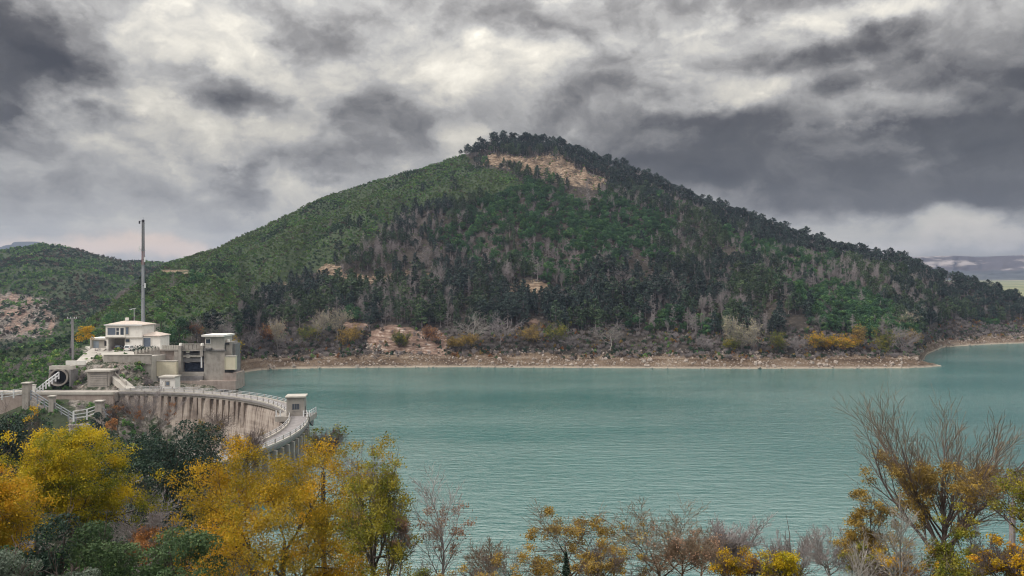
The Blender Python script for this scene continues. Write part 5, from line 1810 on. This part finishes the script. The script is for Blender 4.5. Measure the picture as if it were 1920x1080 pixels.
# cars, seen from behind
def car(label, px, base, d, width, height, length, paint, van):
    o = thing('parked_car', label, 'car', (X(px, d), d, TZ + .01))
    w = width / 2
    hh = height
    zb = .32
    if van:
        prof = [(0, zb), (0, hh * .58), (.18, hh * .97), (.5, hh), (2.6, hh), (3.1, hh * .68), (length, hh * .56), (length, zb)]
    else:
        prof = [(0, zb), (-.02, hh * .60), (.45, hh * .93), (.8, hh), (2.3, hh * .98), (3.1, hh * .64), (length, hh * .54), (length, zb)]
    k = len(prof)
    v, f = [], []
    for sx, ins in ((-1, 0), (1, 0)):
        for y_, z_ in prof:
            t_ = max(0, (z_ - hh * .6) / (hh * .4))
            v.append((sx * (w - .16 * t_ * (1 if van else 1.6)), y_, z_))
    f.append(tuple(range(k)))
    f.append(tuple(range(k, 2 * k))[::-1])
    for i in range(k):
        j = (i + 1) % k
        f.append((i, k + i, k + j, j))
    MB().add(v, f).build('body', paint, o)
    g0, g1 = (.03, .17) if van else (.02, .42)
    MB().add([(-w * .76, g0 - .045, hh * .63), (w * .76, g0 - .045, hh * .63), (w * .68, g1 - .05, hh * .9), (-w * .68, g1 - .05, hh * .9),
              (-w * .76, g0 + .2, hh * .63), (w * .76, g0 + .2, hh * .63), (w * .68, g1 + .2, hh * .88), (-w * .68, g1 + .2, hh * .88)],
             [(0, 1, 2, 3), (0, 4, 5, 1), (2, 6, 7, 3), (1, 5, 6, 2), (0, 3, 7, 4)]).build('rear_window', M['glass'], o)
    for s in (-1, 1):
        MB().box(s * (w - .02) - .03, s * (w - .02) + .03, .7, 2.5, hh * .62, hh * .82).build('side_window', M['glass'], o)
        MB().box(s * w * .86 - .13, s * w * .86 + .13, -.05, .04, hh * .42, hh * .56).build('tail_light', M['red_lamp'], o)
        for y_ in (.75, length - .8):
            wh = MB().tube((s * w * .95 - .1, y_, .33), (s * w * .95 + .1, y_, .33), .33, None, 16).build('wheel', M['rubber'], o)
            MB().tube((s * w * .95 - .11, y_, .33), (s * w * .95 + .11, y_, .33), .19, None, 10).build('rim', M['grey_metal'], wh)
    MB().box(-w * .97, w * .97, -.12, .1, zb, hh * .36).build('bumper', M['dark_metal'] if not van else paint, o)
    MB().box(-.26, .26, -.15, -.121, hh * .26, hh * .33).build('number_plate', M['plate'], o)


car('black parked car in the shade of the open garage', 219.5, 654, 274.5, 2.0, 1.95, 4.3, M['black_paint'], False)
car('white parked van-like car just right of the black one', 237.3, 656, 272.2, 2.05, 1.95, 4.3, M['white_paint'], True)

# hedge in front of the right wing
d = 270.5
segp, dv, i_, g = lobes(501, 11, 2.4, 1.55, 26, 1500, .3)
o = thing('hedge', 'low dark hedge in front of the white wing of the house', 'hedge', (X(273, d), d, TZ))
v, f = leaves(segp, np.full(len(segp), .34), dv, .9, 3, .6)
link('foliage', mesh_np('foliage', v, f, None, [M['oak']], tone=g.uniform(.2, .9, len(f))), o)
link('stem', mesh_np('stem', *tubes(np.array([(q, 0, -.1, q, 0, .8, .05, .03) for q in np.linspace(-5, 5, 12)]), 5), None, [M['bark']]), o)

# mast
d = 292.0
o = thing('mast', 'very tall slender mast with dark upper half behind the house', 'mast', (X(268.3, d), d, Z(606, d) - 3))
z0 = Z(606, d) - 3
hs = [Z(r_, d) - z0 for r_ in (612, 560, 497, 470, 412)]
MB().tube((0, 0, 0), (0, 0, hs[1]), .72, .62, 14).build('lower_shaft', M['grey_metal'], o)
MB().tube((0, 0, hs[1]), (0, 0, hs[2]), .58, .54, 14).build('middle_shaft', M['grey_metal'], o)
MB().tube((0, 0, hs[2]), (0, 0, hs[3]), .54, .53, 14).build('red_shaft', M['red_metal'], o)
MB().tube((0, 0, hs[3]), (0, 0, hs[4]), .53, .48, 14).build('upper_shaft', M['dark_metal'], o)
for h in hs[1:4]:
    MB().tube((0, 0, h - .12), (0, 0, h + .12), .8, None, 14).build('flange', M['grey_metal'], o)
arm = MB().bar((0, 0, hs[4] - .5), (-1.5, 0, hs[4] - .5), .12).build('arm', M['dark_metal'], o)
MB().tube((-1.35, 0, hs[4] - 1.5), (-1.35, 0, hs[4] - .45), .3, None, 10).build('antenna', M['dark_metal'], arm)
MB().tube((0, 0, hs[4]), (0, 0, hs[4] + 1.0), .05, None, 6).build('lightning_rod', M['dark_metal'], o)
MB().bar((.5, -.6, 2), (.38, -.45, hs[4] - 1), .07).bar((.2, -.72, 2), (.15, -.56, hs[4] - 1), .07).build('ladder', M['white_metal'], o)
for h_, x_ in ((hs[2] + 2, .75), (hs[2] + 6, -.75), (hs[1] + 5, .85)):
    fx = MB().bar((0, -.5, h_), (x_ * 1.3, -.7, h_), .12).build('bracket', M['dark_metal'], o)
    MB().box(x_ * 1.3 - .22, x_ * 1.3 + .22, -.95, -.7, h_ - .9, h_ + .9).build('panel_antenna', M['white_metal'], fx)
MB().box(1.3, 5.0, -1, 3, 0, Z(588, d) - z0 - 4).build('equipment_cabin', M['concrete'], o)

# utility pole
d = 262.0
zb = Z(668, d)
o = thing('utility_pole', 'grey utility pole with crossarm and insulators beside the road', 'pole', (X(136.5, d), d, zb))
H = Z(597, d) - zb
MB().bar((0, 0, -1), (-.15, 0, H), .62, .5).build('shaft', M['pole'], o)
MB().bar((-.95, 0, 0), (-.35, 0, H * .55), .3, .3).build('strut', M['concrete_dark'], o)
ca = MB().bar((-1.9, 0, H - .1), (1.35, 0, H - .1), .2, .22).build('crossarm', M['pole'], o)
for q in (-1.75, -.7, .5, 1.2):
    MB().tube((q, 0, H + .0), (q, 0, H + .55), .12, .09, 8).build('insulator', M['white_metal'], ca)
MB().box(-.7, -.05, -.3, .3, H - 1.9, H - 1.1).build('transformer', M['grey_metal'], o)
MB().box(-1.0, -.3, -.35, .3, 1.2, 2.8).build('meter_box', M['dark_metal'], o)

# lamp behind the house
d = 296.0
zb = terr(251, d)
o = thing('street_lamp', 'small white lamp post on the slope left of the mast', 'lamp', (X(251.5, d), d, float(zb)))
H = Z(579, d) - float(zb)
MB().tube((0, 0, -.3), (0, 0, H), .12, .08, 8).build('post', M['white_metal'], o)
MB().bar((-1.4, 0, H - .1), (.8, 0, H + .2), .14).build('arm', M['white_metal'], o)
MB().box(-1.7, -.9, -.2, .2, H - .3, H - .08).build('lamp_head', M['white_metal'], o)

# ------------------------------------------------------------------ spillway gate
d = 258.0
gz = Z(722, d)
gt_ = thing('gate_tower', 'tall square concrete gate tower with flat roof by the lake inlet', 'tower')
hb(382.5, 421, 658, 728, 0, 8).build('lower_shaft', M['concrete'], gt_)
hb(383.5, 419.5, 631, 655.5, .4, 7.6).build('cabin', M['concrete_pale'], gt_)
hb(381.5, 422, 655.6, 657.9, -.35, 8.3).build('ledge', M['concrete_dark'], gt_)
hb(379.5, 422, 627.8, 630.9, -.9, 8.8).build('roof', M['white_wall'], gt_)
wf = hb(384.6, 394.6, 635.2, 645, .26, .42).build('window', M['white_wall'], gt_)
hb(385.6, 393.6, 636.2, 644, .22, .258).build('pane', M['glass'], wf)
hb(385, 397, 651.8, 654.8, -.9, .38).build('canopy', M['concrete_dark'], gt_)
br = thing('gate_bridge', 'concrete bridge with panelled parapet over the dark blue sluice gate', 'bridge')
hb(338, 382.3, 655.6, 658.3, .2, 6).build('deck', M['concrete'], br)
for k in range(6):
    hb(339 + k * 7.2, 345.4 + k * 7.2, 645.8, 655.4, .3, .7).build('parapet_panel', M['concrete'], br)
hb(338, 382, 644.8, 645.75, .2, .85).build('parapet_rail', M['concrete_pale'], br)
for k in range(8):
    hb(302 + k * 4.5, 305.6 + k * 4.5, 647.5, 655.4, .5, .8).build('parapet_panel', M['concrete_pale'], br)
hb(300, 338, 655.6, 657.5, .2, 6).build('deck', M['concrete'], br)
for p in (338, 378.5):
    ps = hb(p - 2.8, p + 2.8, 648, 728 if p < 350 else 668, -.5, 1.6).build('pier', M['concrete'], br)
    q = at(p, 645.5, d)
    MB().tube((q.x, q.y + .4, q.z - .5), (q.x, q.y + .4, q.z + .35), .62, .45, 12).build('pier_cap', M['white_wall'], ps)
hb(341, 382, 663.3, 665.8, 1.6, 3.2).build('beam', M['concrete_dark'], br)
hb(341, 376, 666.5, 670.2, .9, 1.6).build('beam', M['concrete_pale'], br)
hb(341, 380, 672.5, 679.5, 1.2, 2.6).build('beam', M['concrete_dark'], br)
hb(341, 382, 658.4, 728, 6.2, 7.5).build('back_wall', M['concrete_dark'], br)
hb(375, 377.5, 669, 690, .6, 1.1).build('white_pipe', M['white_metal'], br)
sg = thing('sluice_gate', 'dark blue steel sluice gate in the bay left of the tower', 'gate')
hb(341, 379, 681, 698, 2.4, 2.9).build('leaf', M['gate_blue'], sg)
for r_ in (681.2, 686.5, 692, 697):
    hb(341.3, 378.7, r_, r_ + .9, 2.15, 2.38).build('rib', M['gate_blue'], sg)
for p in (348, 357, 366, 375):
    hb(p, p + .7, 681.4, 697.7, 2.24, 2.39).build('stiffener', M['gate_blue'], sg)
sp = thing('spillway_sill', 'stained concrete apron below the blue sluice gate', 'spillway')
hb(333, 382.3, 698.2, 705, -.2, 6).build('sill', M['concrete'], sp)
hb(333, 382.2, 705.1, 713, -1.0, 5).build('sill', M['concrete_dark'], sp)
hb(325, 446, 713.1, 729, -2.2, 4.8).build('apron', M['concrete_pink'], sp)
# left abutment of the gate
ab_ = thing('abutment_wall', 'pinkish concrete abutment left of the sluice bay', 'wall')
hb(284, 335, 657.6, 730, 1.0, 6).build('block', M['concrete_pink'], ab_)
hb(326, 333, 659, 676, .2, .98).build('pilaster', M['concrete'], ab_)
MB().bar(at(252, 666, 256) , at(300, 657, 259), .5, 2.2).build('wing_wall', M['concrete'], ab_)
for k in range(7):
    p = at(256 + k * 6.6, 662 - k * 1.2, 256 + k * .45)
    MB().box(p.x - .22, p.x + .22, p.y - .4, p.y + .1, p.z - .3, p.z + 1.0).build('post', M['concrete_pale'], ab_)
def panel(label, p0, p1, r0, r1, y0):
    o = thing('cream_panel', label, 'panel')
    hb(p0, p1, r0, r1, y0, y0 + 1.6).build('board', M['cream_panel'], o)
    hb(p0 - .5, p1 + .5, r0 - 1, r0 - .05, y0 - .12, y0 + 1.7).build('top_edge', M['concrete_pale'], o)
    hb(p0 - .4, p0 + .6, r0, r1, y0 - .1, y0 - .01).build('frame', M['cream_panel'], o)
    hb(p1 - .6, p1 + .4, r0, r1, y0 - .1, y0 - .01).build('frame', M['cream_panel'], o)
panel('big cream square panel left of the blue gate', 302.5, 338.5, 676, 703.5, -3.2)
panel('narrow cream panel on the right side of the gate tower', 424.8, 444.2, 667.8, 692.5, -1.4)
rp = thing('side_pier', 'grey concrete pier and buttress right of the gate tower', 'pier')
hb(421.2, 432, 641.5, 728, 1.2, 7).build('shaft', M['concrete'], rp)
hb(420.9, 427.5, 643.4, 646.4, .8, 1.18).build('opening', M['dark'], rp)
hb(432.1, 437, 645, 728, 2.2, 7).build('shaft', M['concrete_dark'], rp)
hb(421.2, 436.5, 693, 698.5, .1, 1.1).build('opening', M['dark'], rp)
hb(420.9, 445, 699, 728, -1.0, 7).build('base', M['concrete_pink'], rp)
q = at(424, 640.5, d)
MB().tube((q.x, q.y + 2, q.z - .4), (q.x, q.y + 2, q.z + .6), .62, .45, 12).build('pier_cap', M['white_wall'], rp)
wb = thing('white_cabinet', 'white box with small dark hatch at the left end of the dam crest', 'cabinet')
d2 = 243.5
def hb2(p0, p1, r0, r1, y0, y1):
    return MB().box(X(p0, d2), X(p1, d2), d2 + y0, d2 + y1, Z(r1, d2), Z(r0, d2))
hb2(299.5, 327.8, 708.5, 728.5, 0, 4).build('body', M['white_wall'], wb)
hb2(298, 329, 705.6, 708.4, -.4, 4.4).build('roof', M['concrete_pale'], wb)
hb2(309, 318, 714, 724, -.08, .01).build('hatch', M['concrete'], wb)
hb2(312, 317, 716, 722, -.12, -.082).build('opening', M['shutter'], wb)
# bare rock and rubble round the works is the ground itself; the low wall on the far shore
d = 397.0
o = thing('low_wall', 'long pale broken wall low on the left end of the far shore', 'wall')
for p0, p1, r0, r1 in ((488, 520, 669.5, 673), (523, 566, 668.5, 672.5), (572, 607, 668, 673.5)):
    MB().bar(at(p0, (r0 + r1) / 2, d + 4), at(p1, (r0 + r1) / 2, d + 4), 1.5, 1.6).build('wall_block', M['concrete_pale'], o)
o = thing('rock_outcrop', 'whitish rock mass at the foot of the red bank', 'rock')
g = np.random.default_rng(77)
for k in range(26):
    p = at(g.uniform(686, 718), g.uniform(645, 660), 404)
    s = g.uniform(.7, 1.7)
    q = link('boulder', rock_protos[k % 4], o, p)
    q.rotation_euler = (g.uniform(0, 6), g.uniform(0, 6), g.uniform(0, 6))
    q.scale = (s, s, s)
#PART4
# ------------------------------------------------------------------ trees by the house and the dam
def mid_tree(px0, px1, top, base_row, d, *a, **k):
    return (px0, px1, top, d)


bushy('autumn_tree', 'golden orange tree beside the utility pole left of the house', 'tree', 140, 182, 610, 268, 601, 'gold', 1500, .42, 16, base=Z(640, 268))
bushy('broadleaf_tree', 'green tree rising behind the left part of the house roof', 'tree', 196, 240, 578, 300, 602, 'broad', 1600, .45, 16, base=Z(622, 300))
bushy('broadleaf_tree', 'dark green tree touching the right wing of the house', 'tree', 292, 322, 606, 290, 603, 'broad', 1500, .45, 16, base=Z(655, 290), tone=(0, .5))
bushy('broadleaf_tree', 'largest dark green tree between the house and the gate', 'tree', 312, 352, 592, 296, 604, 'broad', 2200, .45, 20, base=Z(655, 296), tone=(0, .55))
bushy('shrub', 'olive green bush behind the mast cabin', 'bush', 286, 318, 584, 312, 605, 'macchia', 1100, .45, 14, base=Z(612, 312))
tree('autumn_tree', 'brownish half bare tree behind the sluice bridge', 'tree', 348, 388, 600, 300, 606, 'shrub', 'rust', 500, .4, base=Z(655, 300), min_r=.022, clump=.4)
tree('leafless_tree', 'grey bare tree behind the gate tower', 'tree', 372, 420, 590, 312, 607, 'spread', None, 0, base=Z(650, 312), min_r=.022, barkm=('bark_pale', 'twig_mauve'))
tree('leafless_tree', 'russet twiggy tree in front of the dam beside the right pillar', 'tree', 196, 246, 748, 196, 608, 'shrub', 'rust', 700, .34, base=Z(830, 196), min_r=.018, clump=.3)
tree('leafless_tree', 'brown twiggy tree over the left end of the dam face', 'tree', 236, 318, 728, 198, 609, 'vase', 'rust', 900, .30, base=Z(850, 198), min_r=.018, clump=.3, barkm=('bark_pale', 'twig_mauve'), zone=(0, .7))
bushy('autumn_tree', 'small bright orange bush below the right pillar', 'bush', 194, 222, 780, 180, 610, 'rust', 900, .28, 12, base=Z(815, 180), tone=(.5, 1))
bushy('shrub', 'dark round bush under the white landing railing', 'bush', 168, 206, 772, 190, 611, 'oak', 1200, .35, 10, base=Z(812, 190))
tree('autumn_tree', 'pale yellow wispy tree against the middle of the dam face', 'tree', 362, 432, 775, 130, 612, 'spread', 'ochre', 1500, .22, base=Z(900, 130), min_r=.014, clump=.25)
tree('autumn_tree', 'thin yellow tree against the dam face left of the crest curve', 'tree', 428, 496, 806, 120, 613, 'vase', 'ochre', 1600, .20, base=Z(950, 120), min_r=.014, clump=.25)

# ------------------------------------------------------------------ trees in front
E = dict
bushy('evergreen_oak', 'tall blackish green oak filling the left edge behind the yellow trees', 'tree', -90, 92, 748, 92, 700, 'oak', 26000, .24, 40, trunk=.15, tone=(0, .75))
bushy('evergreen_oak', 'large dark green oak between the two yellow trees', 'tree', 196, 425, 786, 78, 701, 'oak', 34000, .22, 46, trunk=.12, tone=(.1, .95))
bushy('evergreen_oak', 'dark green oak low behind the left yellow tree', 'tree', 60, 240, 800, 86, 702, 'oak', 14000, .24, 30, tone=(.1, .9))
tree('autumn_tree', 'bright lemon yellow tree on the left in front of dark oaks', 'tree', 30, 246, 800, 50, 703, 'spread', 'lemon', 60000, .125, zone=(.15, 1), clump=.26, squash=.9, fill=.5, tone=(.02, .8))
tree('autumn_tree', 'slim yellow topped tree standing tallest at the left', 'tree', 44, 92, 762, 58, 704, 'slim', 'gold', 800, .16, zone=(.5, 1), clump=.14, tone=(.4, .9), tall=5, barkm=('bark', 'twig_dark'))
tree('autumn_tree', 'golden yellow tree cut by the left edge of the view', 'tree', -120, 76, 872, 36, 705, 'spread', 'gold', 42000, .105, zone=(.15, 1), clump=.22, fill=.5)
tree('autumn_tree', 'biggest golden tree with dark forked limbs in the left foreground', 'tree', 328, 748, 838, 46, 706, 'spread', 'gold', 125000, .115, zone=(.08, 1), clump=.30, barkm=('bark', 'twig_dark'), squash=.8, fill=.38, fat=1.25, tone=(.05, .85))
tree('autumn_tree', 'green tinged yellow tree on the right side of the biggest golden one', 'tree', 640, 766, 842, 42, 707, 'spread', 'lime', 17000, .12, zone=(.05, 1), clump=.24, fill=.25, tall=2.4, bare=.15, tone=(.45, 1))
tree('autumn_tree', 'thin wispy yellow tree above the biggest golden one by the water', 'tree', 572, 640, 800, 62, 708, 'vase', 'lime', 700, .15, zone=(.6, 1), clump=.2)
tree('leafless_tree', 'lilac grey bare tree right of the biggest golden one', 'tree', 630, 725, 855, 60, 709, 'spread', None, 0, barkm=('twig_mauve', 'twig_mauve'), min_r=.011)
tree('leafless_tree', 'tall thin bare tree with dry pink leaves low down', 'tree', 770, 872, 888, 44, 710, 'slim', 'pinkish', 1600, .11, zone=(.35, .78), clump=.15, barkm=('twig_mauve', 'twig_mauve'), min_r=.009)
tree('autumn_tree', 'small dry pink leaved tree left of the tall thin bare one', 'tree', 720, 778, 950, 42, 711, 'slim', 'pinkish', 1800, .10, zone=(.4, 1), clump=.14, barkm=('twig_mauve', 'twig_mauve'), min_r=.008)
tree('autumn_tree', 'ochre tree with bare purple top at the centre bottom', 'tree', 985, 1172, 945, 40, 712, 'spread', 'ochre', 9500, .10, zone=(.3, .9), clump=.15, bare=.3, barkm=('bark', 'twig_brown'), min_r=.009)
tree('leafless_tree', 'wide bare tree with purplish twigs right of the ochre tree', 'tree', 1140, 1318, 942, 44, 713, 'spread', 'ochre', 1500, .10, zone=(.2, .8), clump=.15, bare=.6, barkm=('bark', 'twig_brown'), min_r=.009)
tree('leafless_tree', 'small bare fan shaped tree with round purplish crown', 'tree', 1318, 1416, 968, 46, 714, 'fan', None, 0, barkm=('twig_mauve', 'twig_mauve'), min_r=.010)
tree('leafless_tree', 'low brownish bare tree between the wide and fan shaped bare ones', 'tree', 1225, 1330, 985, 38, 715, 'spread', 'pinkish', 900, .09, clump=.15, barkm=('twig_brown', 'twig_brown'), min_r=.009)
tree('autumn_tree', 'small golden tree below the fan shaped bare one', 'tree', 1330, 1412, 1028, 34, 716, 'shrub', 'gold', 4200, .09, clump=.12, base=24.2)
tree('autumn_tree', 'lemon yellow bush right of the small golden tree', 'tree', 1412, 1522, 1018, 33, 717, 'shrub', 'lemon', 5200, .09, clump=.12, base=24.4, bare=.15)
tree('leafless_tree', 'pale grey bare bush right of the lemon yellow one', 'tree', 1506, 1606, 992, 36, 718, 'spread', None, 0, barkm=('bark_pale', 'twig_mauve'), min_r=.006)
tree('autumn_tree', 'low ochre bushes at the bottom left of the centre', 'bush', 850, 1022, 1042, 36, 719, 'shrub', 'ochre', 7000, .09, clump=.13, base=23.4)
tree('autumn_tree', 'low yellow green bush under the tall thin bare tree', 'bush', 742, 880, 1060, 34, 720, 'shrub', 'lime', 3500, .09, clump=.13, base=23.6)
tree('autumn_tree', 'biggest bare poplar with ochre leaves on its lower limbs at right', 'tree', 1632, 1905, 752, 36, 741, 'fan', 'ochre', 15000, .095, zone=(.1, .62), clump=.16, bare=.35, barkm=('twig_dark', 'twig_brown'), min_r=.0075, fat=.9)
tree('autumn_tree', 'brown leaved columnar tree left of the big bare poplar', 'tree', 1578, 1668, 916, 34, 722, 'slim', 'ochre', 12000, .085, zone=(.2, .95), clump=.12, min_r=.007, tone=(.0, .8))
tree('autumn_tree', 'yellow green tree cut by the right edge of the view', 'tree', 1838, 2010, 872, 27, 723, 'spread', 'lime', 9000, .085, zone=(.25, 1), clump=.14, bare=.3, tone=(.3, 1))
tree('autumn_tree', 'yellow green bush in front of the big bare poplar', 'bush', 1740, 1880, 985, 27, 724, 'shrub', 'lime', 6000, .08, clump=.12, base=28.2)
tree('autumn_tree', 'golden bush at the bottom right corner', 'bush', 1830, 1940, 1012, 25, 725, 'shrub', 'gold', 5000, .08, clump=.1, base=29.2, tone=(.3, 1))
tree('autumn_tree', 'golden bush at the bottom below the columnar tree', 'bush', 1640, 1760, 1020, 28, 726, 'shrub', 'gold', 4500, .08, clump=.1, base=28.0)
tree('leafless_tree', 'white stemmed bare sapling in the right foreground', 'tree', 1640, 1730, 930, 24, 727, 'slim', None, 0, barkm=('twig_white', 'twig_white'), min_r=.005, base=29.5)
tree('leafless_tree', 'nearest white bare stems leaning right at the bottom', 'tree', 1575, 1650, 1000, 23, 728, 'slim', None, 0, barkm=('twig_white', 'bark_pale'), min_r=.003, base=29.4)
o = thing('dead_stick', 'single thin dead stick standing against the water', 'stick', (X(1490, 33), 33.0, 22.0))
link('stem', mesh_np('stem', *tubes(np.array([(0, 0, 0, -.05, 0, 4, .03, .025), (-.05, 0, 4, -.22, 0, Z(1000, 33) - 22, .025, .016), (-.22, 0, Z(1000, 33) - 22, -.36, 0, Z(965, 33) - 22, .016, .006)]), 5), None, [M['twig_dark']]), o)
link('twigs', mesh_np('twigs', *tubes(np.array([(-.1, 0, 6, .2, 0, 6.8, .01, .004), (-.2, 0, 7, -.5, .1, 7.5, .008, .004)]), 4), None, [M['twig_dark']]), o)
tree('leafless_tree', 'leaning lilac bare tree at the far right behind the poplar', 'tree', 1868, 1930, 880, 48, 730, 'spread', None, 0, barkm=('twig_mauve', 'twig_mauve'), min_r=.01)
bushy('shrub', 'rounded mid green bush at the bottom left', 'bush', 100, 275, 982, 38, 731, 'bush', 13000, .12, 26, base=23.5, depth=.8)
bushy('shrub', 'rounded mid green bush right of its twin below the dark oak', 'bush', 262, 425, 984, 39, 732, 'bush', 13000, .12, 26, base=23.5, depth=.8)
bushy('shrub', 'grey green bush in the bottom left corner', 'bush', -60, 110, 1028, 26, 733, 'olive', 9000, .085, 22, base=29.2, depth=.8)
bushy('shrub', 'small grey green bush beside the corner one', 'bush', 70, 190, 1050, 25, 734, 'olive', 5000, .085, 16, base=29.4, depth=.8)
tree('autumn_tree', 'small russet shrub between the two mid green bushes', 'bush', 232, 300, 985, 46, 735, 'shrub', 'rust', 2600, .12, clump=.15, base=21.5)
tree('leafless_tree', 'dark twiggy bare shrub under the large dark oak', 'tree', 215, 350, 930, 60, 736, 'shrub', None, 0, barkm=('twig_mauve', 'twig_mauve'), min_r=.011)
bushy('shrub', 'dark green bush below the lemon yellow tree', 'bush', 40, 180, 940, 44, 737, 'oak', 8000, .15, 20, base=21, tone=(.2, .9))
bushy('shrub', 'deep green bush under the golden tree at left edge', 'bush', -80, 60, 1010, 34, 738, 'bush', 6000, .12, 18, base=25, tone=(0, .5))
tree('leafless_tree', 'low bare bush between the two ochre ones left of centre', 'bush', 868, 975, 1012, 41, 751, 'spread', None, 0, barkm=('twig_brown', 'twig_brown'), min_r=.008)
tree('autumn_tree', 'small ochre bush right of the conifer tip', 'bush', 1085, 1180, 1018, 36, 752, 'shrub', 'ochre', 3500, .09, clump=.12, base=23.5)
tree('leafless_tree', 'pinkish bare bush behind the small golden tree', 'bush', 1268, 1360, 1000, 42, 753, 'shrub', 'pinkish', 900, .09, clump=.12, barkm=('twig_brown', 'twig_brown'), min_r=.008)
tree('autumn_tree', 'orange bush between the golden and the lemon ones', 'bush', 1376, 1440, 1034, 35, 754, 'shrub', 'rust', 2600, .085, clump=.1, base=24.0, tone=(.5, 1))
tree('leafless_tree', 'grey bare bush behind the lemon yellow one', 'bush', 1440, 1530, 1000, 42, 755, 'vase', None, 0, barkm=('twig_mauve', 'twig_mauve'), min_r=.008)
tree('autumn_tree', 'green yellow bush at the foot of the brown columnar tree', 'bush', 1580, 1670, 1024, 31, 756, 'shrub', 'lime', 3200, .085, clump=.1, base=26.0, tone=(.3, 1))
# small dark conifer tip at the bottom
g = np.random.default_rng(9)
d = 34.0
o = thing('conifer', 'small dark conifer tip poking up inside the ochre tree', 'tree', (X(1061, d), d, 23.6))
H = Z(1036, d) - 23.6
n = 2600
hh = g.uniform(0, 1, n) ** .7
a = g.uniform(0, 6.28, n)
r_ = (1 - hh) * 1.05 * (0.35 + .65 * np.abs(np.sin(hh * 28))) * g.uniform(.3, 1, n) ** .5
pos = np.stack([r_ * np.cos(a), r_ * np.sin(a), hh * H], 1)
v, f = leaves(pos, np.full(n, .16), norm(pos * [1, 1, .1]), .8, 4, .4)
link('foliage', mesh_np('foliage', v, f, None, [M['pine']], tone=g.uniform(0, .6, n)), o)
link('trunk', mesh_np('trunk', *tubes(np.array([(0, 0, 0, 0, 0, H * .97, .07, .01)]), 6), None, [M['bark']]), o)
